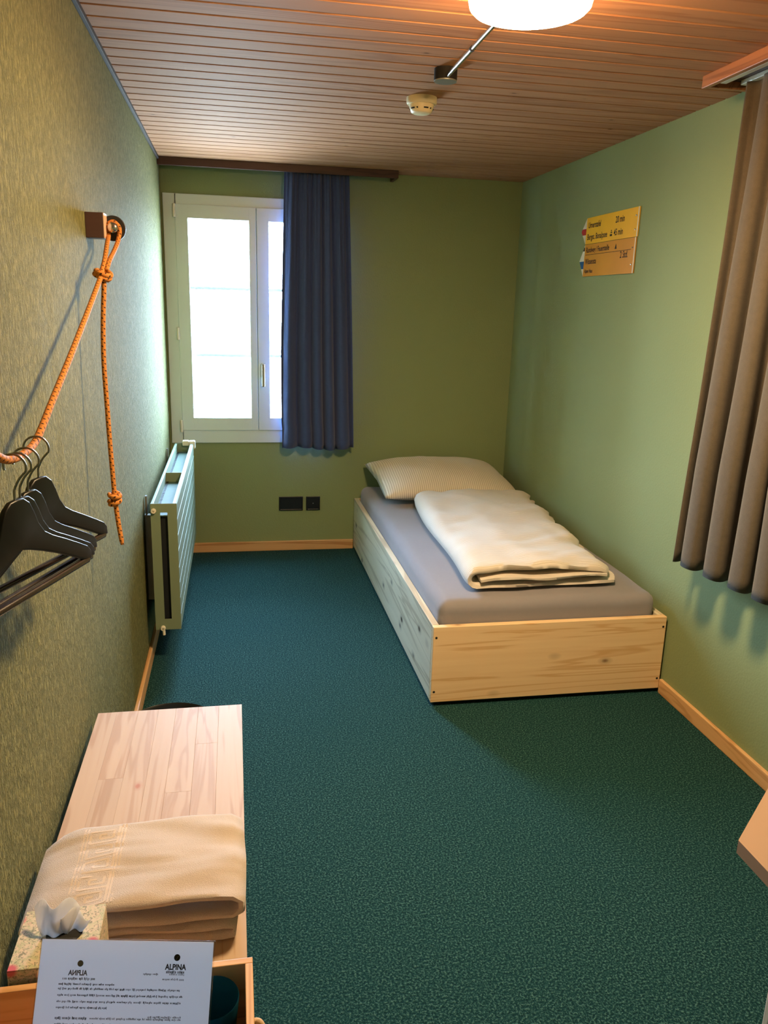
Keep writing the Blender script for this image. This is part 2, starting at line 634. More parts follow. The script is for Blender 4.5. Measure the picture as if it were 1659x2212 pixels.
def text_mesh(name, body, size, mat, parent, matrix, align='LEFT', bold=0.0, xs=1.0):
    """flat lettering; matrix maps text plane (x right, y up) into the parent's space"""
    cu = bpy.data.curves.new(name, 'FONT')
    cu.body = body
    cu.size = size
    cu.align_x = align
    cu.offset = bold
    cu.resolution_u = 3
    to = bpy.data.objects.new(name, cu)
    COL.objects.link(to)
    bpy.context.view_layer.update()
    dg = bpy.context.evaluated_depsgraph_get()
    me = bpy.data.meshes.new_from_object(to.evaluated_get(dg))
    bpy.data.objects.remove(to)
    me.transform(matrix @ Matrix.Diagonal((xs, 1, 1, 1)))
    me.materials.clear()
    me.materials.append(mat)
    o = bpy.data.objects.new(name, me)
    COL.objects.link(o)
    o.parent = parent
    return o

def N(x, y=0.0, z=0.0):
    return noise.noise(Vector((x, y, z)))

# ================================================================== room shell
mb = MB().box(XL - 0.12, XR + 0.12, YF - 0.12, YB + 0.2, -0.1, 0)
struct(mb.build('floor', M['carpet']), 'dark teal flecked carpet covering the whole floor', 'carpet')
mb = MB().box(XL - 0.12, XL, YF - 0.12, YB + 0.2, 0, ZC + 0.1)
struct(mb.build('wall_left', M['wall_streak']), 'green wall with vertically streaked textured wallpaper behind the radiator', 'wall')
mb = MB().box(XR, XR + 0.12, YF - 0.12, YB + 0.2, 0, ZC + 0.1)
struct(mb.build('wall_right', M['wall']), 'green roughcast wall carrying the yellow trail signs', 'wall')
mb = MB()
mb.box(XL, WX0, YB, YB + 0.2, 0, ZC + 0.1)
mb.box(WX1, XR, YB, YB + 0.2, 0, ZC + 0.1)
mb.box(WX0, WX1, YB, YB + 0.2, 0, WZ0)
mb.box(WX0, WX1, YB, YB + 0.2, WZ1, ZC + 0.1)
struct(mb.build('wall_back', M['wall']), 'green roughcast end wall with the window and black sockets', 'wall')
mb = MB().box(XL, XR, YF - 0.12, YF, 0, ZC + 0.1)
struct(mb.build('wall_front', M['wall']), 'green wall at the door end of the room', 'wall')

ceil = MB().box(XL - 0.12, XR + 0.12, YF - 0.12, YB + 0.2, ZC + 0.012, ZC + 0.1).build('ceiling', M['ceil_back'])
struct(ceil, 'brown wooden ceiling of narrow boards running across the room', 'ceiling')
PITCHB = 0.0911
y = 2.272 + PITCHB / 2
first = None
yy = y
while yy > YF:
    yy -= PITCHB
ch = 0.0028
hw = PITCHB / 2 - 0.0036
prof = [(-hw, ZC + 0.012), (-hw, ZC + ch), (-hw + ch, ZC), (hw - ch, ZC), (hw, ZC + ch), (hw, ZC + 0.012)]
while yy < YB + 0.02:
    if first is None:
        first = MB().prism([(a, b) for a, b in prof], XL, XR, 0).build('plank', M['ceil'], ceil)
        first.location = (0, yy, 0)
    else:
        copy_obj(first, ceil, (0, yy, 0))
    yy += PITCHB

struct(MB().box(XL, XL + 0.012, YF, YB, ZC - 0.014, ZC, 0.002).build('trim_1', M['ceil_back']), 'thin dark strip where the left wall meets the ceiling', 'trim')
struct(MB().box(XL, XL + 0.015, YF, YB - 0.015, 0, 0.06, 0.003).build('baseboard_left', M['base_y']), 'pale wooden baseboard running under the radiator', 'baseboard')
struct(MB().box(XR - 0.015, XR, YF, 2.667, 0, 0.06, 0.003).build('baseboard_right', M['base_y']), 'pale wooden baseboard below the taupe curtain', 'baseboard')
struct(MB().box(XL, 0.711, YB - 0.015, YB, 0, 0.06, 0.003).build('baseboard_back', M['base_x']), 'pale wooden baseboard below the window and sockets', 'baseboard')

# ------------------------------------------------------------------ window
win = thing('window_1', 'cream two-sash window with grey glazing bars behind a curtain', 'window', ((WX0 + WX1) / 2, YB, WZ0), kind='structure')
SX0, SXM, SX1, SZ0, SZ1 = -0.306, 0.134, 0.574, 0.747, 1.992
mb = MB()
fy0, fy1 = YB - 0.012, YB + 0.10
mb.box(WX0, SX0 + 0.01, fy0, fy1, WZ0, WZ1, 0.003)
mb.box(SX1 - 0.01, WX1, fy0, fy1, WZ0, WZ1, 0.003)
mb.box(SX0, SX1, fy0, fy1, WZ0, SZ0 + 0.01, 0.003)
mb.box(SX0, SX1, fy0, fy1, SZ1 - 0.01, WZ1, 0.003)
mb.build('window_frame', M['frame'], win)
for i, (a, b, ga, gb) in enumerate(((SX0 + 0.002, SXM - 0.0015, -0.236, 0.093), (SXM + 0.0015, SX1 - 0.002, 0.203, 0.504))):
    z0, z1 = SZ0 + 0.002, SZ1 - 0.002
    g0, g1 = 0.824, 1.918
    mb = MB()
    s0, s1 = YB - 0.020, YB + 0.05
    mb.box(a, ga, s0, s1, z0, z1, 0.003)
    mb.box(gb, b, s0, s1, z0, z1, 0.003)
    mb.box(ga - 0.004, gb + 0.004, s0, s1, z0, g0, 0.003)
    mb.box(ga - 0.004, gb + 0.004, s0, s1, g1, z1, 0.003)
    sash = mb.build('sash', M['frame'], win)
    MB().box(ga - 0.003, gb + 0.003, YB + 0.024, YB + 0.030, g0 - 0.003, g1 + 0.003).build('pane', M['glass'], sash)
    if i == 0:
        MB().box(SXM - 0.022, SXM + 0.022, YB + 0.052, YB + 0.066, z0, z1).build('added_gap_strip', M['frame'], sash)  # added strip behind the sash gap, stops daylight leaking through
    for zb in (1.553, 1.18):
        MB().box(ga - 0.003, gb + 0.003, YB + 0.030, YB + 0.042, zb - 0.008, zb + 0.008).build('glazing_bar', M['bar_grey'], sash)
    if i == 0:
        for z in (1.955, 1.30, 0.775):
            mb = MB().lathe([(0.007, -0.035), (0.008, -0.034), (0.008, 0.034), (0.007, 0.035)], (a - 0.004, YB - 0.022, z), 12)
            mb.build('hinge', M['white_plastic'], sash, True, auto=40)
    else:
        mb = MB().box(0.150, 0.176, YB - 0.030, YB - 0.020, 1.06, 1.14, 0.004)
        mb.tube([(0.163, YB - 0.03, 1.125), (0.163, YB - 0.062, 1.125)], 0.008)
        mb.box(0.154, 0.172, YB - 0.072, YB - 0.056, 1.01, 1.14, 0.005)
        tag(mb.build('window_handle', M['grey_metal'], sash), 'silver lever handle')

# ------------------------------------------------------------------ pelmets and curtains
pel = thing('curtain_pelmet', 'dark brown wooden curtain pelmet on the ceiling above the window', 'pelmet', (0.27, YB - 0.1, ZC))
MB().box(XL + 0.001, 0.905, YB - 0.155, YB - 0.137, ZC - 0.040, ZC, 0.002).build('fascia', M['rail'], pel)
MB().box(0.887, 0.905, YB - 0.137, YB - 0.002, ZC - 0.040, ZC, 0.002).build('end_board', M['rail'], pel)
MB().box(XL + 0.001, 0.887, YB - 0.137, YB - 0.002, ZC - 0.012, ZC).build('top_board', M['rail'], pel)
mb = MB().box(XL + 0.002, 0.885, YB - 0.118, YB - 0.094, ZC - 0.028, ZC - 0.012, 0.002)
tag(mb.build('curtain_track', M['white_plastic'], pel), 'white curtain track')

pel2 = thing('curtain_pelmet', 'orange-brown wooden curtain pelmet on the ceiling along the sign wall', 'pelmet', (XR - 0.1, 1.7, ZC))
MB().box(XR - 0.226, XR - 0.208, 0.9, 2.505, ZC - 0.036, ZC, 0.002).build('fascia', M['rail_y'], pel2)
MB().box(XR - 0.208, XR - 0.002, 2.487, 2.505, ZC - 0.034, ZC, 0.002).build('end_board', M['rail_y'], pel2)
MB().box(XR - 0.208, XR - 0.002, 0.9, 2.487, ZC - 0.012, ZC).build('top_board', M['rail'], pel2)
for xx in (0.175, 0.105):
    tag(MB().box(XR - xx - 0.011, XR - xx + 0.011, 0.92, 2.47, ZC - 0.026, ZC - 0.012, 0.002).build('curtain_track', M['white_plastic'], pel2), 'white curtain track')

def curtain(name, fx, n_s, n_z, z0f, z1, mat, label, cat, th=0.0025, along='x'):
    """fx(s, t) -> (along, off) for s in 0..1 across, t in 0 (top) .. 1 (hem)"""
    fr, vs, fs = [], [], []
    for j in range(n_z + 1):
        t = j / n_z
        row = [fx(i / n_s, t) for i in range(n_s + 1)]
        fr.append(row)
    A, B = [], []
    for j in range(n_z + 1):
        t = j / n_z
        for i in range(n_s + 1):
            a, o = fr[j][i]
            z = z1 + (z0f(i / n_s) - z1) * t
            A.append((a, o, z))
    for j in range(n_z + 1):
        for i in range(n_s + 1):
            p0, p1 = fr[j][max(i - 1, 0)], fr[j][min(i + 1, n_s)]
            dx, dy = p1[0] - p0[0], p1[1] - p0[1]
            L = math.hypot(dx, dy) or 1
            a, o, z = A[j * (n_s + 1) + i]
            B.append((a - dy / L * th, o + dx / L * th, z))
    m = n_s + 1
    n = len(A)
    vs = A + B
    for j in range(n_z):
        for i in range(n_s):
            k = j * m + i
            fs.append((k, k + 1, k + m + 1, k + m))
            fs.append((n + k, n + k + m, n + k + m + 1, n + k + 1))
    for i in range(n_s):
        k = i
        fs.append((k, n + k, n + k + 1, k + 1))
        k = n_z * m + i
        fs.append((k, k + 1, n + k + 1, n + k))
    for j in range(n_z):
        k = j * m
        fs.append((k, k + m, n + k + m, n + k))
        k = j * m + n_s
        fs.append((k, n + k, n + k + m, k + m))
    if along == 'y':
        vs = [(b, a, c) for a, b, c in vs]
    mb = MB().add(vs, fs)
    c0 = vs[0]
    xs = [v[0] for v in vs]
    ys = [v[1] for v in vs]
    root = thing(name, label, cat, ((min(xs) + max(xs)) / 2, (min(ys) + max(ys)) / 2, z0f(0.5)))
    mb.build('cloth', mat, root, True)
    return root

def fx_back(s, t):
    x0 = 0.287 - 0.028 * min(1, t * 1.6) + (0.004 if t > 0.9 else 0)
    x1 = 0.640 + 0.058 * t
    amp = 0.012 + 0.026 * min(1, t * 1.3)
    ph = s * 2 * math.pi * (5.6) + 0.7 * math.sin(s * 9 + 1.0) + 0.5 * N(s * 5, t * 1.2)
    small = (1 - t) ** 2 * 0.007 * math.sin(s * 2 * math.pi * 14 + 1)
    o = YB - 0.106 + amp * math.sin(ph) * (0.75 + 0.35 * N(s * 4 + 3)) + small
    return (x0 + (x1 - x0) * s + 0.010 * t * math.cos(ph), o)
curtain('curtain', fx_back, 150, 40, lambda s: 0.655 + 0.008 * math.sin(s * 7), ZC - 0.030, M['curtain_back'],
        'slate blue-grey pleated curtain drawn to one side of the window', 'curtain')

def fx_right(s, t):
    # s = 0 at the far edge (y large), 1 towards the camera
    y0 = 2.428 + 0.058 * t ** 1.2
    y1 = 1.62
    ph = s * 2 * math.pi * 6.6 - 0.9 + 0.6 * N(s * 5 + 2, t * 0.8)
    k = min(1, t * 1.3)
    amp = 0.018 + 0.032 * k
    o = XR - 0.112 + amp * math.sin(ph) * (0.9 + 0.3 * N(s * 7 + 1, t))
    return (y0 + (y1 - y0) * s + (0.006 + 0.016 * k) * math.sin(2 * ph) + 0.006 * N(s * 4, t * 3, 5), o)
curtain('curtain', fx_right, 190, 40, lambda s: 0.628 + 0.06 * s, ZC - 0.028, M['curtain_right'],
        'taupe brown pleated curtain hanging by the yellow signs', 'curtain', along='y')

# ------------------------------------------------------------------ bed
BX0, BX1, BY0, BY1, BZ0, BZ1 = 0.7134, 1.6634, 2.6694, 4.723, 0.018, 0.3266
bed = thing('bed', 'low pine box bed with square sides standing in the corner', 'bed', ((BX0 + BX1) / 2, (BY0 + BY1) / 2, 0))
T = 0.027
fb = MB().box(BX0, BX1, BY0, BY0 + T, BZ0, BZ1, 0.002).build('foot_board', M['pine_x'], bed)
MB().box(BX0, BX0 + T, BY0 + T, BY1, BZ0, BZ1, 0.002).build('side_board', M['pine_y_daylit'], bed)
MB().box(BX1 - T, BX1, BY0 + T, BY1, BZ0, BZ1, 0.002).build('side_board', M['pine_y_daylit'], bed)
MB().box(BX0 + T, BX1 - T, BY1 - T, BY1, BZ0, BZ1, 0.002).build('head_board', M['pine_x'], bed)
MB().box(BX0 + T, BX1 - T, BY0 + T, BY1 - T, 0.20, 0.22).build('slat_base', M['pine_x'], bed)
mb = MB()
mb.box(BX0 + 0.025, BX1 - 0.005, BY0 + 0.02, BY0 + 0.045, 0, BZ0 + 0.005)
mb.box(BX0 + 0.025, BX0 + 0.045, BY0 + 0.045, BY1 - 0.02, 0, BZ0 + 0.005)
mb.box(BX1 - 0.045, BX1 - 0.005, BY0 + 0.045, BY1 - 0.02, 0, BZ0 + 0.005)
mb.build('plinth', M['black_matte'], bed)
for x, z in ((BX0 + 0.012, 0.285), (BX0 + 0.012, 0.062), (BX1 - 0.012, 0.285), (BX1 - 0.012, 0.062)):
    MB().lathe([(0.0045, 0.0), (0.0045, -0.0008), (0.002, -0.0009)], (x, BY0, z), 12, 1).build('screw', M['black_matte'], fb)

def soft_box(x0, x1, y0, y1, z0, z1, r, nx, ny, fn=None, nz=4):
    """rounded box with displaced top"""
    bm = bmesh.new()
    bmesh.ops.create_cube(bm, size=1)
    for v in bm.verts:
        v.co = Vector((x0 if v.co.x < 0 else x1, y0 if v.co.y < 0 else y1, z0 if v.co.z < 0 else z1))
    bmesh.ops.bevel(bm, geom=list(bm.edges), offset=r, segments=5, affect='EDGES', profile=0.5)
    def cut(ax, a, b, n):
        for i in range(1, n):
            co = [0, 0, 0]
            co[ax] = a + (b - a) * i / n
            no = [0, 0, 0]
            no[ax] = 1
            bmesh.ops.bisect_plane(bm, geom=list(bm.verts) + list(bm.edges) + list(bm.faces), plane_co=co, plane_no=no)
    cut(0, x0 + r, x1 - r, nx)
    cut(1, y0 + r, y1 - r, ny)
    for v in bm.verts:
        if fn:
            v.co = Vector(fn(*v.co))
    bm.verts.index_update()
    mb = MB().add([v.co[:] for v in bm.verts], [[v.index for v in f.verts] for f in bm.faces])
    bm.free()
    return mb

def matt_fn(x, y, z):
    if z > 0.3:
        k = min(1, (z - 0.3) / 0.1)
        z += k * (0.005 * N(x * 3, y * 2.2) + 0.003 * N(x * 9, y * 7))
    edge = min(x - 0.742, 1.634 - x, y - 2.70)
    if edge < 0.05:
        d = 0.006 * N(x * 8, y * 8, z * 3) + 0.003 * N(x * 22, y * 22, z * 4)
        if y < 2.76:
            y += abs(d)
        if x < 0.80:
            x += abs(d) * 0.8
    return (x, y, z)
mt = soft_box(0.742, 1.634, 2.699, 4.692, 0.222, 0.412, 0.045, 24, 40, matt_fn)
mo = mt.build('mattress', M['sheet'], None, True, origin=(1.188, 3.695, 0.222))
tag(mo, 'grey-brown fitted sheet pulled over the bed mattress', 'mattress')

def folded(path, thick, ys, name, mat, root, zoff=None, n_cap=1):
    """path(t, v) -> (x, z); thick(t, v); ys list of (y, v). one solid folded strip swept along y"""
    nt_ = 72
    rings = []
    for yv, v in ys:
        c = [path(i / nt_, v) for i in range(nt_ + 1)]
        Lf, Rt = [], []
        for i in range(nt_ + 1):
            a, b = c[max(i - 1, 0)], c[min(i + 1, nt_)]
            dx, dz = b[0] - a[0], b[1] - a[1]
            L = math.hypot(dx, dz) or 1
            h = thick(i / nt_, v) / 2
            Lf.append((c[i][0] - dz / L * h, c[i][1] + dx / L * h))
            Rt.append((c[i][0] + dz / L * h, c[i][1] - dx / L * h))
        rings.append([(x, yv(x, z) if callable(yv) else yv, z) for x, z in Lf + Rt[::-1]])
    m = len(rings[0])
    vs = [p for r in rings for p in r]
    if zoff:
        vs = [(x, yv, z + zoff(x, yv, z)) for x, yv, z in vs]
    fs = []
    for j in range(len(rings) - 1):
        for i in range(m):
            fs.append((j * m + i, j * m + (i + 1) % m, (j + 1) * m + (i + 1) % m, (j + 1) * m + i))
    half = nt_ + 1
    for j in (0, len(rings) - 1):
        for i in range(nt_):
            q = (j * m + i, j * m + i + 1, j * m + m - 2 - i, j * m + m - 1 - i)
            fs.append(q)
    return MB().add(vs, fs).build(name, mat, root, True, auto=75)

def polyeval(pts):
    L = [0]
    for a, b in zip(pts, pts[1:]):
        L.append(L[-1] + math.hypot(b[0] - a[0], b[1] - a[1]))
    def ev(t):
        d = t * L[-1]
        for i in range(len(pts) - 1):
            if d <= L[i + 1] or i == len(pts) - 2:
                k = (d - L[i]) / ((L[i + 1] - L[i]) or 1)
                return (pts[i][0] + (pts[i + 1][0] - pts[i][0]) * k, pts[i][1] + (pts[i + 1][1] - pts[i][1]) * k)
    return ev

def arc(cx, cz, rx, rz, a0, a1, n=8):
    return [(cx + rx * math.cos(math.radians(a0 + (a1 - a0) * i / n)), cz + rz * math.sin(math.radians(a0 + (a1 - a0) * i / n))) for i in range(n + 1)]

# duvet: folded lengthwise, fold on the left, open on the right
ZM = 0.420
def duv_pts(v):
    xl_ = 0.868 + 0.075 * v + 0.010 * math.sin(v * 7)
    xr_ = 1.475 + 0.135 * v + 0.012 * math.sin(v * 21) + 0.008 * math.sin(v * 47)
    p = [(xr_ + 0.02, ZM + 0.014), (xr_ - 0.25, ZM + 0.013)]
    p += [(xl_ + 0.06, ZM + 0.016)]
    p += arc(xl_ + 0.045, ZM + 0.046, 0.034, 0.030, 270, 90, 10)
    p += [(xl_ + 0.25, ZM + 0.084 + 0.006 * math.sin(v * 5)), (xl_ + 0.45, ZM + 0.080), (xr_ - 0.05, ZM + 0.066), (xr_ - 0.012, ZM + 0.052)]
    return p
_dc = {}
def duv_path(t, v):
    if v not in _dc:
        _dc[v] = polyeval(duv_pts(v))
    return _dc[v](t)
def duv_thick(t, v):
    e = min(v, 1 - v) / 0.06
    k = 0.45 + 0.55 * min(1, math.sqrt(max(0, e)))
    b = 0.026 if t < 0.42 else 0.026 + 0.012 * min(1, (t - 0.42) / 0.15)
    tip = min(1, (1 - t) / 0.04) * 0.6 + 0.4
    return b * k * tip
ys = []
nst = 60
for j in range(nst + 1):
    v = j / nst
    v = 0.5 - 0.5 * math.cos(math.pi * v) if False else v
    yv = 2.80 + (4.12 - 2.80) * v
    ys.append(((lambda x, z, yv=yv, v=v: yv + 0.03 * (x - 1.2) * (1 - v) + 0.05 * (x - 1.2) * v + 0.012 * N(x * 6, z * 25, v * 3) * (1 if v < 0.1 else 0.4)), v))
def duv_z(x, y, z):
    k = max(0, min(1, (z - ZM - 0.05) / 0.04))
    return k * (0.017 * N(x * 4.5, y * 3.2, 1) + 0.009 * N(x * 11 + y * 5, y * 8, 4) + 0.013 * abs(N(x * 5 - y * 9, y * 3 + x * 3, 9)))
du = thing('duvet', 'cream striped duvet folded lengthwise on the mattress', 'duvet', (1.2, 3.5, ZM))
folded(duv_path, duv_thick, ys, 'cover', M['duvet'], du, duv_z)
# inner layer peeping out of the open foot end
def duv2_path(t, v):
    xl_ = 0.868 + 0.075 * v
    x = xl_ + 0.055 + (1.455 + 0.135 * v - xl_ - 0.055) * t
    return (x, ZM + 0.042 + 0.006 * math.sin(t * 9 + v * 4) + 0.010 * t * (1 - t) * 2)
folded(duv2_path, lambda t, v: (0.017 + 0.004 * math.sin(t * 13)) * (0.5 + 0.5 * min(1, min(v, 1 - v) / 0.03)), [((lambda x, z, yv=yv, v=v: yv + 0.03 * (x - 1.2) + 0.015 * N(x * 9, z * 9, v)), v) for yv, v in [(2.785 + 1.28 * j / 40, j / 40) for j in range(41)]], 'inner_layer', M['duvet'], du)

def pillow():
    n = 34
    vs, fs = [], []
    def prof(u, v):
        a = max(0.0, 1 - abs(u) ** 2.6)
        b = max(0.0, 1 - abs(v) ** 2.4)
        return (a * b) ** 0.5
    W2, D2 = 0.405, 0.275
    for side in (1, -1):
        for j in range(n + 1):
            for i in range(n + 1):
                u = -1 + 2 * i / n
                v = -1 + 2 * j / n
                pin = 1 - 0.05 * (1 - abs(v)) * abs(u) ** 3 * 0.8
                pin2 = 1 - 0.07 * (1 - abs(u)) * abs(v) ** 3 * 0.8
                x = u * W2 * pin
                yv = v * D2 * pin2
                h = prof(u, v)
                z = side * (0.108 if side > 0 else 0.055) * h
                z += 0.010 * h * N(x * 6, yv * 6, side) + 0.004 * N(x * 17, yv * 17, side)* h
                vs.append((x, yv, z))
    m = n + 1
    o = m * m
    for j in range(n):
        for i in range(n):
            k = j * m + i
            fs.append((k, k + 1, k + m + 1, k + m))
            fs.append((o + k, o + k + m, o + k + m + 1, o + k + 1))
    for i in range(n):
        for a, b in ((i, i + 1), (n * m + i, n * m + i + 1), (i * m, (i + 1) * m), (i * m + n, (i + 1) * m + n)):
            fs.append((a, b, o + b, o + a))
    rot = Euler((math.radians(9), math.radians(1.5), math.radians(4))).to_matrix()
    c = Vector((1.185, 4.432, 0.496))
    return MB().add([(rot @ Vector(p) + c)[:] for p in vs], fs)
pw = pillow().build('pillow', M['pillow'], None, True, origin=(1.185, 4.432, 0.43))
tag(pw, 'plump cream striped pillow at the head of the bed', 'pillow')

# ------------------------------------------------------------------ radiator
rad = thing('radiator', 'sage green panel radiator with horizontal grooves on the streaked wall', 'radiator', (-0.3, 3.85, 0.165))
RX0, RX1, RY0, RY1, RZ0, RZ1 = -0.339, -0.237, 3.155, 4.56, 0.165, 0.700
prof = [(RX1 - 0.016, RZ0), (RX1 - 0.004, RZ0), (RX1, RZ0 + 0.006)]
for z in (0.231, 0.30, 0.367, 0.431, 0.502, 0.569, 0.636):
    prof += [(RX1, z - 0.0024), (RX1 - 0.003, z - 0.0018), (RX1 - 0.003, z + 0.0018), (RX1, z + 0.0024)]
prof += [(RX1, RZ1 - 0.006), (RX1 - 0.004, RZ1), (RX1 - 0.016, RZ1)]
MB().prism(prof, RY0 + 0.003, RY1 - 0.003, 1).build('front_panel', M['radiator'], rad)
MB().box(RX0, RX0 + 0.012, RY0 + 0.003, RY1 - 0.003, RZ0, RZ1, 0.002).build('back_panel', M['radiator'], rad)
for ya, yb_ in ((RY0, RY0 + 0.003), (RY1 - 0.003, RY1)):
    mb = MB()
    sx0, sx1, sz0, sz1 = -0.302, -0.274, RZ0 + 0.045, RZ1 - 0.036
    mb.box(RX0, sx0, ya, yb_, RZ0 - 0.001, RZ1 + 0.001)
    mb.box(sx1, RX1, ya, yb_, RZ0 - 0.001, RZ1 + 0.001)
    mb.box(sx0, sx1, ya, yb_, RZ0 - 0.001, sz0)
    mb.box(sx0, sx1, ya, yb_, sz1, RZ1 + 0.001)
    mb.build('side_cover', M['radiator'], rad)
gr = MB().box(RX0 + 0.012, RX1 - 0.016, RY0 + 0.003, RY1 - 0.003, RZ1 - 0.052, RZ1 - 0.048).build('top_grille', M['rad_inner_shaded'], rad)
for yv in (3.78,):
    MB().box(RX0 + 0.012, RX1 - 0.016, yv - 0.003, yv + 0.003, RZ1 - 0.048, RZ1 - 0.004).build('cross_bar', M['radiator'], gr)
n_ = 60
mb = MB()
for i in range(n_):
    yv = RY0 + 0.02 + (RY1 - RY0 - 0.04) * i / n_
    mb.box(RX0 + 0.014, RX0 + 0.024, yv, yv + 0.012, RZ1 - 0.048, RZ1 - 0.0465)
tag(mb.build('grille_slots', M['rad_dark'], gr), None, None, None, 'stuff')
MB().box(RX0 + 0.02, RX1 - 0.02, RY0 + 0.015, RY1 - 0.015, RZ0 + 0.02, RZ1 - 0.054).build('convector_core', M['rad_dark'], rad)
for x, z in ((-0.327, 0.672), (-0.310, 0.172)):
    mb = MB().lathe([(0.010, 0.003), (0.011, -0.004), (0.009, -0.012), (0.004, -0.0125), (0.004, -0.006)], (x, RY0, z), 16, 1)
    pl_ = mb.build('valve_cap', M['white_plastic'], rad, True, auto=40)
    if z < 0.3:
        MB().tube([(x + 0.003, RY0 - 0.006, z - 0.008), (x + 0.004, RY0 - 0.008, z - 0.028)], 0.006).build('spout', M['white_plastic'], pl_)
mb = MB().box(-0.296, -0.262, 4.535, 4.575, RZ1 - 0.01, RZ1 + 0.018, 0.004)
mb.box(-0.262, -0.226, 4.54, 4.58, RZ1 - 0.03, RZ1 + 0.016, 0.006)
mb.build('thermostat', M['white_plastic'], rad)
for yv in (3.3, 4.4):
    mb = MB().box(XL + 0.001, RX0 + 0.002, yv - 0.015, yv + 0.015, 0.25, 0.62)
    mb.box(XL + 0.004, XL + 0.012, yv - 0.01, yv + 0.01, 0.61, 0.70)
    mb.build('wall_bracket', M['grey_metal'], rad)

# ------------------------------------------------------------------ sockets
def socket(x0, x1, z0, z1, label, hole):
    r = thing('wall_socket', label, 'socket', ((x0 + x1) / 2, YB, z0))
    fr = MB()
    t_ = 0.008
    d0, d1 = YB - 0.010, YB
    fr.box(x0, x0 + t_, d0, d1, z0, z1, 0.0015).box(x1 - t_, x1, d0, d1, z0, z1, 0.0015)
    fr.box(x0 + t_, x1 - t_, d0, d1, z0, z0 + t_, 0.0015).box(x0 + t_, x1 - t_, d0, d1, z1 - t_, z1, 0.0015)
    fr.build('cover_frame', M['black'], r)
    MB().box(x0 + t_, x1 - t_, YB - 0.008, YB, z0 + t_, z1 - t_).build('insert', M['black'], r)
    if hole:
        cx, cz = (x0 + x1) / 2, (z0 + z1) / 2
        MB().lathe([(0.003, 0.0), (0.003, -0.0095), (0.001, -0.010)], (cx, YB, cz), 10, 1).build('pin_hole', M['grey_metal'], r)
socket(0.252, 0.397, 0.253, 0.340, 'wide black double socket plate above the back baseboard', False)
socket(0.417, 0.502, 0.253, 0.339, 'square black single socket plate next to the wide one', True)

# ------------------------------------------------------------------ trail signs on the right wall
def sign_plate(name, ya, yb_, z0, z1, tip, matk, label, colors):
    """plate on the wall x = XR, pointed end at larger y"""
    r = thing('trail_sign', label, 'sign', (XR - 0.003, (ya + yb_) / 2, z0))
    x0, x1 = XR - 0.006, XR - 0.002
    poly = [(ya, z0), (yb_, z0), (yb_, z1), (ya, z1)]
    p = MB().prism(poly, x0, x1, 0).build('plate', M[matk], r)
    zm = (z0 + z1) / 2
    def yt(z):
        return yb_ + tip * (1 - abs(z - zm) / ((z1 - z0) / 2))
    h = (z1 - z0)
    for a, b, mk in colors:
        a, b = z0 + a * h, z0 + b * h
        pts = [(yb_, a)] + ([(yt(a), a)] if yt(a) - yb_ > 1e-5 else [])
        if a < zm < b:
            pts.append((yt(zm), zm))
        pts += ([(yt(b), b)] if yt(b) - yb_ > 1e-5 else []) + [(yb_, b)]
        MB().prism(pts, x0, x1, 0).build('pointed_tip', M[mk], r)
    # white rim along the blunt end
    MB().box(x0 - 0.0006, x0, ya, ya + 0.008, z0, z1).build('edge_strip', M['sign_white'], p)
    for z in (z0 + 0.25 * h, z1 - 0.28 * h):
        MB().lathe([(0.004, 0.0), (0.003, -0.003), (0.001, -0.0035)], (x0, ya + 0.022, z), 10, 0).build('screw', M['steel'], p)
    return r, p, x0
def wall_text(root, x0, txt, y, z, size, xs=0.80, align='LEFT', mk='print'):
    # text x axis runs towards -y (left to right as seen from inside), up = z, facing -x
    m = Matrix(((0, 0, -1, x0 - 0.0007 - root.location.x), (-1, 0, 0, y - root.location.y), (0, 1, 0, z - root.location.z), (0, 0, 0, 1)))
    return text_mesh('lettering', txt, size, M[mk], root, m, align, 0.0006, xs)
r1, p1, x0 = sign_plate('s', 3.256, 3.770, 1.796, 1.915, 0.055, 'sign', 'upper yellow trail sign with red-white tip reading 20 and 45 min', ((0, 0.36, 'sign_white'), (0.36, 0.60, 'red'), (0.60, 1, 'sign_white')))
wall_text(r1, x0, 'Urnerstafel', 3.750, 1.868, 0.037)
wall_text(r1, x0, 'Bergst. Bonalpsee', 3.752, 1.815, 0.037)
wall_text(r1, x0, '20 min', 3.468, 1.868, 0.039)
wall_text(r1, x0, '45 min', 3.475, 1.815, 0.039)
mb = MB().box(x0 - 0.0007, x0, 3.492, 3.512, 1.815, 1.823).box(x0 - 0.0007, x0, 3.492, 3.508, 1.828, 1.832).box(x0 - 0.0007, x0, 3.498, 3.504, 1.834, 1.841)
mb.build('pictogram', M['print'], r1)
r2, p2, x0 = sign_plate('s', 3.262, 3.768, 1.648, 1.794, 0.052, 'sign2', 'lower darker yellow trail sign with blue-white tip reading 2 Std', ((0, 0.24, 'sign_white'), (0.24, 0.48, 'blue'), (0.48, 0.80, 'sign_white'), (0.80, 0.92, 'block'), (0.92, 1, 'sign_white')))
wall_text(r2, x0, 'Rundweg / Feuerstelle', 3.752, 1.757, 0.034)
MB().box(x0 - 0.0006, x0, 3.30, 3.755, 1.7455, 1.7475).build('rule_line', M['print'], r2)
wall_text(r2, x0, 'Wissensta', 3.752, 1.704, 0.036)
wall_text(r2, x0, '2 Std.', 3.395, 1.716, 0.040)
wall_text(r2, x0, 'Alpen Haus', 3.752, 1.664, 0.024)
MB().prism([(3.452, 1.757), (3.434, 1.757), (3.443, 1.779)], x0 - 0.0007, x0, 0).build('pictogram', M['print'], r2)

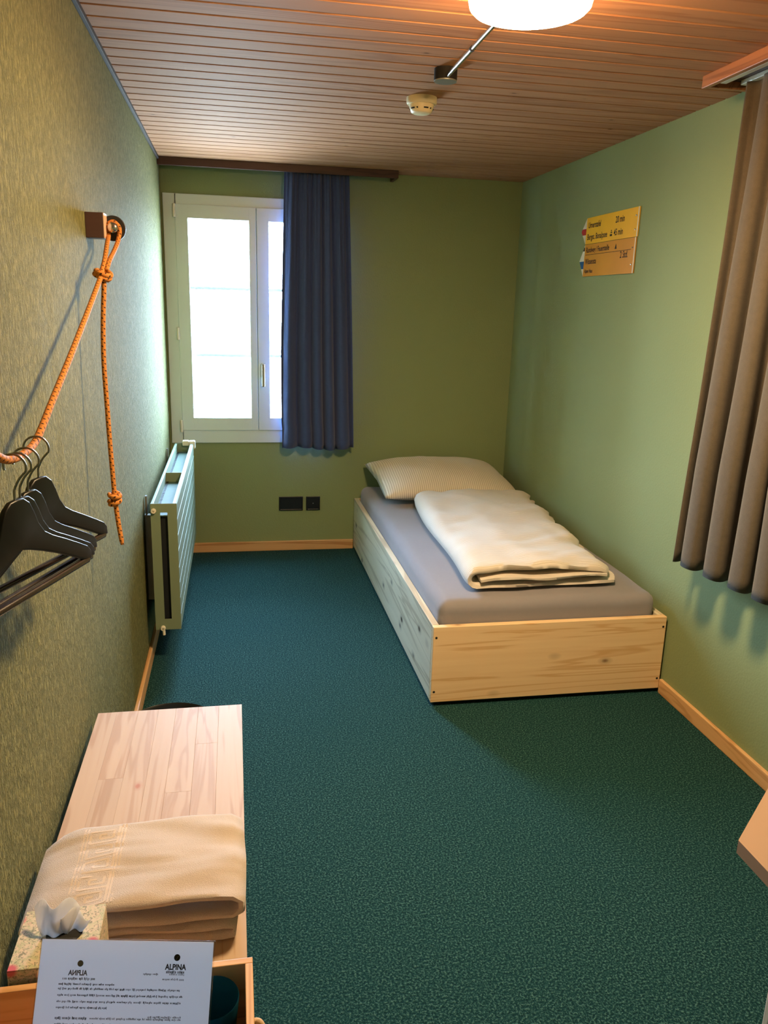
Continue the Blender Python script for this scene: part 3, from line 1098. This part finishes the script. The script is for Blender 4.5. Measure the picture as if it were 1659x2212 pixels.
# ------------------------------------------------------------------ lamp, smoke detector
LX, LY, LZ = 0.632, 1.815, 2.098
lamp = thing('ceiling_lamp', 'lit round white drum lamp on the wooden ceiling', 'lamp', (LX, LY, ZC))
R0 = 0.131
prof = [(0.001, LZ), (R0 - 0.022, LZ), (R0 - 0.010, LZ + 0.003), (R0 - 0.003, LZ + 0.010), (R0, LZ + 0.022), (R0, LZ + 0.078), (R0 - 0.006, LZ + 0.084), (0.001, LZ + 0.084)]
MB().lathe(prof[3:], (LX, LY, 0), 56, cap=False).build('lamp_shade', M['shade'], lamp, True, auto=50)
MB().lathe(prof[:4], (LX, LY, 0), 56, cap=False).build('diffuser', M['diffuser'], lamp, True, auto=50)
MB().lathe([(0.05, LZ + 0.084), (0.05, ZC)], (LX, LY, 0), 24).build('mounting_plate', M['white_plastic'], lamp)
bxx, byy = 0.664, 2.655
mb = MB().lathe([(0.036, ZC), (0.036, ZC - 0.034)], (bxx, byy, 0), 28)
rose = mb.build('ceiling_rose', M['black_matte'], lamp, True, auto=40)
MB().lathe([(0.036, ZC - 0.034), (0.035, ZC - 0.037), (0.001, ZC - 0.037)], (bxx, byy, 0), 28, cap=False).build('rose_cap', M['grey_metal'], rose, True, auto=40)
pA, pB = Vector((bxx, byy - 0.02, ZC - 0.026)), Vector((LX + 0.005, LY + R0 - 0.002, LZ + 0.058))
mid = pA.lerp(pB, 0.46)
mb = MB().tube([pA, mid], 0.0068, 14)
tag(mb.build('rod', M['steel'], lamp, True, auto=40), 'thin chrome rod')
tag(MB().tube([mid, pB], 0.0062, 14).build('rod', M['steel'], lamp, True, auto=40), 'thin chrome rod')
MB().tube([pA.lerp(pB, 0.452), pA.lerp(pB, 0.466)], 0.0078, 14).build('rod_joint', M['black_matte'], lamp)

DX, DY = 0.672, 3.02
det = thing('smoke_detector', 'round cream smoke detector on the wooden ceiling', 'smoke detector', (DX, DY, ZC))
MB().lathe([(0.054, ZC), (0.054, ZC - 0.018), (0.050, ZC - 0.024)], (DX, DY, 0), 40).build('base', M['detector'], det, True, auto=40)
hd = MB().lathe([(0.044, ZC - 0.024), (0.043, ZC - 0.034), (0.036, ZC - 0.049), (0.028, ZC - 0.053), (0.001, ZC - 0.054)], (DX, DY, 0), 40, cap=False).build('sensor_head', M['detector'], det, True, auto=40)
for k in range(10):
    a0 = 2 * math.pi * k / 10 + 0.3
    a1 = a0 + (0.42 if k % 2 else 0.12)
    mb = MB()
    vs = []
    for a in (a0, (a0 + a1) / 2, a1):
        for z, rr in ((ZC - 0.037, 0.0424), (ZC - 0.041, 0.0405)):
            vs.append((DX + (rr + 0.0008) * math.cos(a), DY + (rr + 0.0008) * math.sin(a), z))
            vs.append((DX + (rr - 0.003) * math.cos(a), DY + (rr - 0.003) * math.sin(a), z))
    fs = [(0, 4, 6, 2), (4, 8, 10, 6), (1, 3, 7, 5), (5, 7, 11, 9), (0, 1, 5, 4), (4, 5, 9, 8), (2, 6, 7, 3), (6, 10, 11, 7), (0, 2, 3, 1), (8, 9, 11, 10)]
    mb.add(vs, fs).build('vent_slot', M['black_matte'], hd)

# ------------------------------------------------------------------ wall hook, rope, hangers
def hook(y0, label):
    r = thing('rope_hook', label, 'hook', (XL, y0, 1.635))
    zt, zb = 1.701, 1.637
    MB().box(XL, XL + 0.046, y0, y0 + 0.055, zb, zt, 0.0015).build('wooden_block', M['block'], r)
    MB().box(XL + 0.046, XL + 0.0475, y0 + 0.0005, y0 + 0.0545, zb + 0.0005, zt - 0.0005).build('cut_face', M['block_end'], r)
    cy, cz = y0 + 0.038, 1.667
    cx = XL + 0.0640
    MB().lathe([(0.009, 0.019), (0.009, 0.0), (0.001, 0.0)], (cx, cy, cz), 18, 1, cap=False).build('bolt', M['steel'], r, True, auto=40)
    MB().lathe([(0.001, 0.019), (0.031, 0.019), (0.033, 0.021), (0.033, 0.025), (0.031, 0.027), (0.001, 0.027)], (cx - 0.002, cy, cz), 36, 1, cap=False).build('rubber_disc', M['rubber'], r, True, auto=40)
    MB().lathe([(0.0135, 0.0), (0.013, -0.004), (0.008, -0.008), (0.001, -0.009)], (cx, cy - 0.002, cz), 18, 1, cap=False).build('bolt_head', M['steel'], r, True, auto=60)
    return r, cy, cz
HY = 2.300
_, hcy, hcz = hook(HY, 'dark wooden wall hook with rubber disc holding the knotted rope end')
_, h2y, h2z = hook(0.28, 'dark wooden wall hook nearer the door end of the rope')

RXC = -0.315
rope = thing('climbing_rope', 'orange black-flecked climbing rope strung along the streaked wall', 'rope', (RXC, 1.7, 1.26))
RR = 0.0060
KN = Vector((RXC, 2.115, 1.545))
hx = XL + 0.0640
p = [(hx + 0.012, h2y + 0.012, h2z - 0.03), (hx + 0.0155, h2y + 0.010, h2z), (hx, h2y + 0.009, h2z + 0.0155), (hx - 0.0155, h2y + 0.011, h2z - 0.004), (hx - 0.010, h2y + 0.04, h2z - 0.05), (RXC, 0.48, 1.555), (RXC, 0.72, 1.45), (RXC, 0.95, 1.347), (RXC, 1.12, 1.277), (RXC, 1.19, 1.2585), (RXC, 1.27, 1.2545), (RXC, 1.335, 1.2605),
     (RXC, 1.40, 1.281), (RXC, 1.47, 1.3065), (RXC, 1.63, 1.362), (RXC, 1.88, 1.452), (RXC, 2.08, 1.527), (KN.x, KN.y, KN.z)]
p += [(KN.x + 0.002, 2.16, 1.575), (-0.318, 2.25, 1.617), (hx - 0.0125, hcy + 0.002, hcz - 0.022), (hx - 0.0145, hcy + 0.009, hcz + 0.004), (hx, hcy + 0.010, hcz + 0.0158), (hx + 0.0155, hcy + 0.010, hcz), (hx + 0.012, hcy + 0.004, hcz - 0.030), (-0.303, 2.27, 1.605), (KN.x + 0.012, 2.17, 1.575), (KN.x + 0.010, 2.125, 1.55)]
MB().tube(smoothpath(p, 8), RR, 12, uv=True).build('strand', M['rope'], rope, True)
tail = [(KN.x + 0.006, 2.108, 1.54), (KN.x + 0.004, 2.106, 1.50), (KN.x - 0.001, 2.10, 1.43), (KN.x - 0.004, 2.092, 1.33), (KN.x - 0.002, 2.088, 1.22), (KN.x + 0.001, 2.080, 1.12), (KN.x + 0.005, 2.072, 1.02), (KN.x + 0.007, 2.068, 0.985), (KN.x + 0.012, 2.062, 0.93), (KN.x + 0.021, 2.05, 0.868)]
MB().tube(smoothpath(tail, 8), lambda t: RR if t < 0.985 else RR * 0.75, 12, uv=True).build('tail', M['rope'], rope, True)
def knot(c, turns, r, pitch, tilt):
    pts = []
    n = int(turns * 22)
    rot = Euler(tilt).to_matrix()
    for i in range(n + 1):
        a = 2 * math.pi * turns * i / n + 0.6
        q = Vector((r * math.cos(a), r * math.sin(a), pitch * (i / n - 0.5)))
        pts.append(Vector(c) + rot @ q)
    return MB().tube(pts, RR * 1.05, 12, uv=True).build('knot', M['rope'], rope, True)
knot((KN.x + 0.003, KN.y - 0.004, KN.z - 0.006), 2.1, 0.0175, 0.017, (0.2, 0.42, 0))
knot((KN.x + 0.0065, 2.068, 0.995), 1.2, 0.0125, 0.008, (0.15, 0.32, 0))
knot((KN.x + 0.0065, 2.068, 0.978), 1.3, 0.0125, 0.010, (-0.1, -0.22, 0.8))

# hangers hang on the rope, turned almost parallel to the wall
def half(s):
    up = [(0.0, 0.004), (0.016, 0.003), (0.030, -0.006), (0.040, -0.022), (0.049, -0.042), (0.064, -0.060), (0.085, -0.072), (0.120, -0.088), (0.160, -0.107), (0.186, -0.120), (0.196, -0.130), (0.198, -0.146)]
    lo = [(0.190, -0.146), (0.176, -0.143), (0.140, -0.126), (0.100, -0.108), (0.060, -0.092), (0.024, -0.079), (0.0, -0.072)]
    return up, lo
up, lo = half(1)
outline = up + lo[:-1] + [(-x, z) for x, z in reversed(lo)] + [(-x, z) for x, z in reversed(up[1:])]
def hanger_parts():
    zt = 0.0
    # body : layered prism for rounded edges
    bm = bmesh.new()
    vs = [bm.verts.new((x, 0, z)) for x, z in outline]
    f = bm.faces.new(vs)
    ex = bmesh.ops.extrude_face_region(bm, geom=[f])
    for v in ex['geom']:
        if isinstance(v, bmesh.types.BMVert):
            v.co.y += 0.009
    bmesh.ops.translate(bm, verts=bm.verts, vec=(0, -0.0045, -0.062))
    bmesh.ops.recalc_face_normals(bm, faces=bm.faces)
    ed = [e for e in bm.edges if abs(e.verts[0].co.y - e.verts[1].co.y) < 1e-6]
    bmesh.ops.bevel(bm, geom=ed, offset=0.003, segments=3, affect='EDGES', profile=0.5)
    bmesh.ops.triangulate(bm, faces=[q for q in bm.faces if len(q.verts) > 4])
    me = bpy.data.meshes.new('body')
    bm.to_mesh(me)
    bm.free()
    for q in me.polygons:
        q.use_smooth = True
    me.set_sharp_from_angle(angle=math.radians(50))
    me.materials.append(M['hanger'])
    # trouser bar
    b2 = MB().tube([(-0.188, 0, -0.062 - 0.146), (0.188, 0, -0.062 - 0.146)], 0.0058, 14)
    return me, b2
HB, HBAR = hanger_parts()
def hook_mesh(ang):
    # hook lies across the rope; expressed in the hanger's turned frame
    rr = 0.019
    pts = []
    for a in [200 - 10 * i for i in range(0, 23)]:
        pts.append((rr * math.cos(math.radians(a)), 0, -rr + 0.0085 + rr * math.sin(math.radians(a))))
    lx, _, lz = pts[-1]
    pts += [(lx - 0.009, 0, lz - 0.010), (lx - 0.0145, 0, lz - 0.020), (0.0005, 0, lz - 0.028), (0, 0, -0.060)]
    pts = smoothpath(pts, 2)
    c, s = math.cos(-ang), math.sin(-ang)
    pts = [(q[0] * c - q[1] * s, q[0] * s + q[1] * c, q[2]) for q in pts]
    return MB().tube(pts, 0.0017, 8)
ANG = math.atan2(0.177, 0.062)
spec = [(1.333, 1.2605, ANG - 0.02, 'black wooden coat hanger hanging apart from the other three, nearest the rope knot'),
        (1.263, 1.2545, ANG + 0.03, 'black wooden coat hanger hanging second from the rope knot'),
        (1.215, 1.2555, ANG + 0.01, 'black wooden coat hanger hanging third from the rope knot'),
        (1.186, 1.259, ANG + 0.01, 'black wooden coat hanger hanging farthest from the rope knot')]
for y, zr, ang, lab in spec:
    r = thing('coat_hanger', lab, 'coat hanger', (RXC, y, zr + RR + 0.0019 - 0.0085), 'black coat hangers on the rope')
    r.rotation_euler = (0, 0, ang)
    o = bpy.data.objects.new('body', HB)
    COL.objects.link(o)
    o.parent = r
    for nm, mbx, mat in (('trouser_bar', HBAR, M['bar']), ('hook', hook_mesh(ang), M['wire'])):
        me_o = mbx.build(nm, mat, None, True, auto=50)
        me_o.parent = r

# ------------------------------------------------------------------ bench
BZ = 0.46
bench = thing('bench', 'pale spruce bench of glued staves along the streaked wall', 'bench', (-0.178, 1.3, 0))
bx0, bx1, by0, by1 = -0.358, 0.002, 0.55, 1.922
ws = [0.046, 0.053, 0.050, 0.044, 0.056, 0.052, 0.059]
x = bx0
for i, wv in enumerate(ws):
    cuts = [by0, by1]
    if i in (1, 2, 4, 5):
        cuts = [by0, [0, 1.62, 1.36, 0, 1.55, 1.74][i], by1]
    for a, b in zip(cuts, cuts[1:]):
        MB().box(x, x + wv - 0.0002, a, b - 0.0002, BZ - 0.028, BZ, 0.0003).build('stave', M['bench'], bench)
    x += wv
for yv in (0.66, 1.80):
    MB().box(bx0 + 0.02, bx1 - 0.02, yv - 0.014, yv + 0.014, 0, BZ - 0.028, 0.002).build('leg_panel', M['tray_x'], bench)
MB().box(-0.19, -0.165, 0.674, 1.786, 0.30, BZ - 0.028, 0.002).build('stretcher', M['tray_y'], bench)

# waste bin behind the bench
bn = thing('waste_bin', 'round black waste bin standing behind the end of the bench', 'bin', (-0.202, 2.122, 0))
prof = [(0.105, 0.0), (0.108, 0.004), (0.132, 0.29), (0.136, 0.297), (0.133, 0.302), (0.128, 0.296), (0.103, 0.01), (0.001, 0.008)]
MB().lathe(prof, (-0.202, 2.122, 0), 44, cap=False).build('body', M['black'], bn, True, auto=50)
MB().lathe([(0.104, 0.0), (0.001, 0.0)], (-0.202, 2.122, 0), 44, cap=False).build('bottom', M['black'], bn)

# ------------------------------------------------------------------ towel
tw = thing('towel', 'folded beige terry towel with a Greek key band on the bench', 'towel', (-0.18, 1.32, BZ))
def tw_pts(v):
    s = 0.006 * math.sin(v * 6)
    xr_ = 0.000 + 0.003 * math.sin(v * 4)
    z = BZ + 0.0072
    q = [(-0.235, z + 0.003), (-0.20, z), (xr_ - 0.045, z), ]
    q += arc(xr_ - 0.030, z + 0.0062, 0.018, 0.0062, 270, 450, 6)
    q += [(-0.20, z + 0.0140), (-0.325, z + 0.012)]
    q += arc(-0.335, z + 0.0185, 0.013, 0.0062, 270, 90, 6)
    q += [(-0.20, z + 0.0265), (xr_ - 0.03, z + 0.027)]
    q += arc(xr_ - 0.022, z + 0.0405, 0.019, 0.0135, 270, 450, 8)
    q += [(-0.10, z + 0.0555 + s * 0.6), (-0.22, z + 0.052), (-0.29, z + 0.046), (-0.335, z + 0.035), (-0.352, z + 0.022)]
    return q
_tc = {}
TWK = 1.3
def tw_path(t, v):
    if v not in _tc:
        _tc[v] = polyeval([(a_, BZ + 0.0062 + (b_ - BZ - 0.0062) * TWK) for a_, b_ in tw_pts(v)])
    return _tc[v](t)
def tw_thick(t, v):
    e = min(v, 1 - v) / 0.05
    return 0.0138 * (0.5 + 0.5 * min(1, math.sqrt(max(0, e))))
def tw_y(v):
    base = 1.122 + (1.347 - 1.122) * v
    return lambda x, z: base + 0.012 * N(x * 9, z * 40, 2) * (0.6 if v > 0.5 else 1.0) + (-0.006 * (x + 0.1) / 0.2) * (1 - v) + 0.01 * (z - BZ) * (1 - v)
def tw_z(x, y, z):
    k = max(0, min(1, (z - BZ - 0.045) / 0.012))
    return k * (0.008 * N(x * 11, y * 17, 3) + 0.007 * abs(N(x * 7 + y * 16, y * 26, 7)))
tys = [0, .03, .06] + [.1 + .8 * j / 26 for j in range(27)] + [.94, .97, 1]
folded(tw_path, tw_thick, [(tw_y(v), v) for v in tys], 'terry_cloth', M['towel'], tw, tw_z)
def tw_top(x, y):
    pts = [(0.0, 0.0555), (-0.10, 0.0555), (-0.22, 0.052), (-0.29, 0.046), (-0.335, 0.035), (-0.352, 0.022)]
    z = BZ + 0.0062
    for a, b in zip(pts, pts[1:]):
        if b[0] <= x <= a[0]:
            k = (x - a[0]) / (b[0] - a[0])
            z += (a[1] + (b[1] - a[1]) * k) * TWK
            break
    z += 0.0068
    return z + tw_z(x, y, z)
def ribbon(mb, a, b, wd, h=0.0016):
    """raised strip on the towel from a to b (x, y)"""
    (xa, ya), (xb, yb_) = a, b
    L = math.hypot(xb - xa, yb_ - ya)
    n = max(1, int(L / 0.008))
    ux, uy = (xb - xa) / L, (yb_ - ya) / L
    px, py = -uy * wd / 2, ux * wd / 2
    vs, fs = [], []
    for i in range(n + 1):
        cx, cy = xa + (xb - xa) * i / n, ya + (yb_ - ya) * i / n
        for sgn, dz in ((1, -0.001), (1, h), (-1, h), (-1, -0.001)):
            qx, qy = cx + sgn * px, cy + sgn * py
            vs.append((qx, qy, tw_top(qx, qy) + dz))
    for i in range(n):
        for k in range(3):
            fs.append((i * 4 + k, i * 4 + k + 1, i * 4 + k + 5, i * 4 + k + 4))
    fs += [(0, 1, 2, 3), (n * 4, n * 4 + 3, n * 4 + 2, n * 4 + 1)]
    mb.add(vs, fs)
kb = MB()
KX0, KX1 = -0.276, -0.222
for xx in (KX0 - 0.008, KX0 - 0.002, KX1 + 0.004, KX1 + 0.010):
    ribbon(kb, (xx, 1.132), (xx, 1.338), 0.0028)
per = 0.0395
y = 1.136
a_, b_ = KX0 + 0.004, KX1 - 0.001
wk = b_ - a_
while y + per < 1.342:
    q = [(b_, y), (a_, y), (a_, y + per * 0.72), (b_ - wk * 0.18, y + per * 0.72), (b_ - wk * 0.18, y + per * 0.26), (a_ + wk * 0.34, y + per * 0.26), (a_ + wk * 0.34, y + per * 0.5), (a_ + wk * 0.58, y + per * 0.5)]
    for s_, e_ in zip(q, q[1:]):
        ribbon(kb, s_, e_, 0.0042)
    ribbon(kb, (b_, y), (b_, y + per), 0.0042)
    y += per
tag(kb.build('key_pattern_band', M['towel_band'], tw), 'raised Greek key band')

# ------------------------------------------------------------------ tissue box
tz = 0.578
tb = thing('tissue_box', 'cube tissue box with pink and green floral print beside the towel', 'tissue box', (-0.268, 1.034, BZ))
tx0, tx1, ty0, ty1 = -0.327, -0.211, 0.977, 1.091
mb = MB()
hx0, hx1, hy0, hy1 = -0.288, -0.248, 1.018, 1.052
mb.box(tx0, tx1, ty0, ty1, BZ, tz - 0.001, 0.0015)
mb.build('carton', M['floral'], tb)
MB().box(tx0 + 0.0008, tx1 - 0.0008, ty0 + 0.0008, ty1 - 0.0008, tz - 0.0012, tz).build('printed_lid', M['floral'], tb)
MB().lathe([(0.026, tz), (0.026, tz + 0.0006), (0.001, tz + 0.0006)], (-0.262, 1.040, 0), 24, cap=False).build('opening', M['black_matte'], tb)
def tissue():
    mb = MB()
    def fan(x0, x1, yb0, lean, hgt, ph):
        n, m = 16, 6
        P = []
        for sd in (0, 1):
            for j in range(m + 1):
                t = j / m
                for i in range(n + 1):
                    u = i / n
                    x = x0 + (x1 - x0) * (0.5 + (u - 0.5) * (0.62 + 0.5 * t))
                    yv = yb0 + lean * t * t + (0.004 + 0.007 * t) * math.sin(u * 9 + ph) + 0.0010 * sd
                    top = hgt * (0.72 + 0.28 * math.sin(u * 3.1 + ph * 0.4) + 0.12 * math.sin(u * 11 + ph))
                    P.append((x, yv, tz + 0.0006 + top * t))
        m1 = n + 1
        o = m1 * (m + 1)
        F = []
        for j in range(m):
            for i in range(n):
                k = j * m1 + i
                F.append((k, k + 1, k + m1 + 1, k + m1))
                F.append((o + k, o + k + m1, o + k + m1 + 1, o + k + 1))
        for i in range(n):
            k = m * m1 + i
            F.append((k, k + 1, o + k + 1, o + k))
        for j in range(m):
            for k in (j * m1, j * m1 + n):
                F.append((k, k + m1, o + k + m1, o + k))
        mb.add(P, F)
    fan(-0.304, -0.246, 1.034, 0.026, 0.036, 0.3)
    fan(-0.276, -0.228, 1.040, 0.012, 0.024, 2.6)
    return mb
tag(tissue().build('tissue', M['tissue'], tb, True, auto=50), 'white tissue sticking out')

# ------------------------------------------------------------------ tray with sheet and tumblers
TZ = 0.562
tx0, tx1, ty0, ty1 = -0.366, 0.0095, 0.60, 0.969
tr = thing('wooden_tray', 'open wooden tray box with rope handle on the near end of the bench', 'tray', ((tx0 + tx1) / 2, (ty0 + ty1) / 2, BZ))
t_ = 0.011
MB().box(tx0, tx1, ty1 - t_, ty1, BZ, TZ, 0.0012).build('back_wall', M['tray_x'], tr)
MB().box(tx0, tx1, ty0, ty0 + t_, BZ, TZ, 0.0012).build('front_wall', M['tray_x'], tr)
MB().box(tx0, tx0 + t_, ty0 + t_, ty1 - t_, BZ, TZ, 0.0012).build('side_wall', M['tray_y'], tr)
MB().box(tx1 - t_, tx1, ty0 + t_, ty1 - t_, BZ, TZ, 0.0012).build('side_wall', M['tray_y'], tr)
MB().box(tx0 + t_, tx1 - t_, ty0 + t_, ty1 - t_, BZ, BZ + 0.006).build('bottom', M['tray_x'], tr)
hp = smoothpath([(tx1 - 0.002, 0.885, 0.535), (tx1 + 0.009, 0.882, 0.533), (tx1 + 0.018, 0.862, 0.515), (tx1 + 0.021, 0.82, 0.498), (tx1 + 0.018, 0.775, 0.515), (tx1 + 0.009, 0.757, 0.533), (tx1 - 0.002, 0.754, 0.535)], 6)
MB().tube(hp, 0.0042, 10).build('rope_handle', M['cord'], tr, True)

# information sheet: top edge and lean found from the photograph's corner directions
def ray(px, py):
    return _f + R_ * ((px - IMG_W / 2) / F_PX) - U_ * ((py - IMG_H / 2) / F_PX)
Cc = Vector((0, 0, CAM_H))
def on_z(px, py, z):
    d = ray(px, py)
    return Cc + d * ((z - CAM_H) / d.z)
zz = 0.5
while (on_z(92, 2028, zz) - on_z(462, 2035, zz)).length > 0.212:
    zz += 0.001
TL, TR = on_z(92, 2028, zz), on_z(462, 2035, zz)
ex = (TR - TL).normalized()
best = None
def proj(P):
    d = P - Cc
    zc_ = d.dot(_f)
    return (IMG_W / 2 + F_PX * d.dot(R_) / zc_, IMG_H / 2 - F_PX * d.dot(U_) / zc_)
n0 = Vector((0, 0, -1))
h0 = ex.cross(n0).normalized()
for k in range(-60, 61):
    a = math.radians(k)
    wv = n0 * math.cos(a) + h0 * math.sin(a)
    q = proj(TL + wv * 0.10)
    if q[1] < 2028:
        continue
    sl = (q[0] - 92) / (q[1] - 2028)
    e_ = abs(sl - (-22 / 184)) + (0.5 if abs(k) > 35 else 0)
    if best is None or e_ < best[0]:
        best = (e_, wv.copy(), k)
ey = -best[1]
SHH = min(0.29, (TL.z - (BZ + 0.008)) / max(0.2, ey.z))
ez = ex.cross(ey).normalized()
if ez.dot(Cc - TL) < 0:
    ez = -ez
ins = thing('information_sheet', 'printed white information sheet in a clear acrylic stand in the tray', 'sign', (TL + TR) / 2 - ey * SHH)
O = TL
def SP(u, v, d=0.0):
    """u right, v down in metres from the top-left corner, d towards the reader"""
    return O + ex * u - ey * v + ez * d
def slab(u0, u1, v0, v1, d0, d1):
    vs = [SP(u, v, d) for d in (d0, d1) for u, v in ((u0, v0), (u1, v0), (u1, v1), (u0, v1))]
    return [x[:] for x in vs], [(0, 1, 2, 3), (4, 7, 6, 5), (0, 4, 5, 1), (1, 5, 6, 2), (2, 6, 7, 3), (3, 7, 4, 0)]
SWD = (TR - TL).length
sheet = MB().add(*slab(0, SWD, 0, SHH - 0.002, 0, 0.0004)).build('paper', M['paper'], ins)
MB().add(*slab(-0.0015, SWD + 0.0015, -0.001, SHH, -0.0026, -0.0004)).build('acrylic_back', M['sleeve'], ins)
def ink(rows, name, mat):
    mb = MB()
    for u0, u1, v0, v1 in rows:
        mb.add(*slab(u0, u1, v0, v1, 0.0004, 0.00055))
    return tag(mb.build(name, mat, sheet), None, None, None, 'stuff')
def words(u0, u1, v, hgt, rng):
    out = []
    u = u0
    while u < u1 - 0.002:
        L = rng.uniform(0.003, 0.013)
        e = min(u + L, u1)
        # letter strokes
        q = u
        while q < e:
            up_ = rng.choice((0, 0, 0, 0.0007))
            dn = rng.choice((0, 0, 0, 0.0006))
            out.append((q, min(q + rng.uniform(0.0006, 0.0011), e), v - hgt / 2 - up_, v + hgt / 2 + dn))
            q += rng.uniform(0.0012, 0.0017)
        u = e + 0.0016
    return out
rng = random.Random(3)
K = 0.21 / 370.0      # metres per photo pixel on the sheet near its top
rows, pale = [], []
U0 = 0.026
lines = [(0.0615, 0.026, 0.094, 1), (0.0665, 0.026, 0.176, 1), (0.0735, 0.026, 0.178, 1), (0.0805, 0.026, 0.178, 1), (0.0870, 0.026, 0.088, 1),
         (0.0985, 0.026, 0.064, 2), (0.0985, 0.068, 0.178, 0), (0.1055, 0.026, 0.176, 2), (0.1120, 0.026, 0.170, 1),
         (0.1235, 0.026, 0.066, 1), (0.1300, 0.026, 0.176, 2), (0.1365, 0.026, 0.172, 1), (0.1430, 0.026, 0.055, 1),
         (0.1545, 0.026, 0.062, 2), (0.1545, 0.066, 0.170, 0), (0.1610, 0.026, 0.176, 1), (0.1680, 0.026, 0.150, 1)]
V0 = -0.012
for v, a, b, k in lines:
    if k == 0:
        pale += words(a, b, v + V0, 0.0014, rng)
    else:
        rows += words(a, b, v + V0, 0.0015 if k == 1 else 0.0021, rng)
for v, a, b in ((0.045, 0.128, 0.146), (0.045, 0.160, 0.178), (0.0505, 0.152, 0.178), (0.092, 0.138, 0.178), (0.118, 0.158, 0.178), (0.149, 0.150, 0.178)):
    pale += words(a, b, v - 0.008, 0.0013, rng)
pale += words(0.030, 0.070, 0.0435, 0.0020, rng)
rows += words(0.156, 0.178, 0.0345, 0.0024, rng)
ink(rows, 'text_lines', M['print'])
ink(pale, 'faint_text_lines', M['print_pale'])
def sheet_text(txt, u, v, size, mat, mirror=False, align='CENTER'):
    P = SP(u, v, 0.0006) - Vector(ins.location)
    sx = -1 if mirror else 1
    m = Matrix(((ex.x * sx, ey.x, ez.x, P.x), (ex.y * sx, ey.y, ez.y, P.y), (ex.z * sx, ey.z, ez.z, P.z), (0, 0, 0, 1)))
    return text_mesh('lettering', txt, size, mat, sheet, m, align, 0.0003, 0.85)
sheet_text('ALPINA', 0.167, 0.0315, 0.0088, M['print'])
sheet_text('ALPINA', 0.048, 0.0395, 0.0080, M['print_pale'], True)
def disc(u, v, r, mat, nm):
    n = 24
    vs = [SP(u + r * math.cos(2 * math.pi * k / n), v + r * math.sin(2 * math.pi * k / n), d)[:] for d in (0.0004, 0.0006) for k in range(n)]
    fs = [tuple(range(n)), tuple(range(n, 2 * n))[::-1]] + [(k, (k + 1) % n, n + (k + 1) % n, n + k) for k in range(n)]
    return MB().add(vs, fs).build(nm, mat, sheet)
disc(0.168, 0.0180, 0.0038, M['print'], 'emblem')
disc(0.050, 0.0265, 0.0036, M['print_pale'], 'emblem')
vs, fs = [], []
for uu, vv, d in ((0.1665, 0.0205, 0.0007), (0.1672, 0.0205, 0.0007), (0.1700, 0.0158, 0.0007), (0.1692, 0.0165, 0.0007)):
    vs.append(SP(uu, vv, d)[:])
MB().add(vs, [(0, 1, 2, 3)]).build('emblem_feather', M['paper'], sheet)

vs_, fs_ = slab(0.106, 0.203, 0.1005, SHH - 0.02, 0.004, 0.008)
oc = MB().add(vs_, fs_).build('folded_card', M['olive'], None, origin=SP(0.15, SHH - 0.02, 0.006))
tag(oc, 'dark olive card standing in front of the information sheet', 'card')

# tumblers in the tray
def tumbler(cx, cy, label):
    z0 = BZ + 0.006
    r = thing('tumbler', label, 'glass', (cx, cy, z0), 'blue glass tumblers in the tray')
    prof = [(0.001, 0.0), (0.026, 0.0), (0.029, 0.003), (0.0375, 0.088), (0.0368, 0.0895), (0.0358, 0.088), (0.0275, 0.010), (0.001, 0.008)]
    MB().lathe([(a, b + z0) for a, b in prof], (cx, cy, 0), 40, cap=False).build('glass_body', M['blue_glass'], r, True, auto=60)
tumbler(-0.0475, 0.913, 'teal blue glass tumbler in the tray corner next to the back wall')
tumbler(-0.050, 0.832, 'dark blue glass tumbler in the tray in front of the teal one')

# ------------------------------------------------------------------ table on the right, mostly outside the frame
TBZ = 0.72
tbl = thing('side_table', 'tan table with a cut corner standing against the sign wall', 'table', (1.2, 0.6, 0))
c0 = on_z(1595, 1815, TBZ)
c1 = on_z(1659, 1702, TBZ)
dr = (c1 - c0).normalized()
c2 = c0 + dr * 0.32
poly = [(c0.x, c0.y), (c2.x, c2.y), (XR - 0.012, c2.y), (XR - 0.012, 0.12), (c0.x, 0.12)]
MB().prism(poly, TBZ - 0.022, TBZ, 2).build('table_top', M['table'], tbl)
d = ray(1650, 2170)
q = Cc + d * (0.92 / d.x)
for x, yv in ((q.x + 0.002, q.y - 0.06), (1.55, q.y - 0.06), (q.x + 0.002, 0.2), (1.55, 0.2)):
    tag(MB().box(x, x + 0.06, yv, yv + 0.06, 0, TBZ - 0.022, 0.003).build('leg', M['leg_wood'], tbl), 'whitewashed streaky wooden leg')
print('sheet lean', best[2], 'len', SHH, 'z', TL.z)
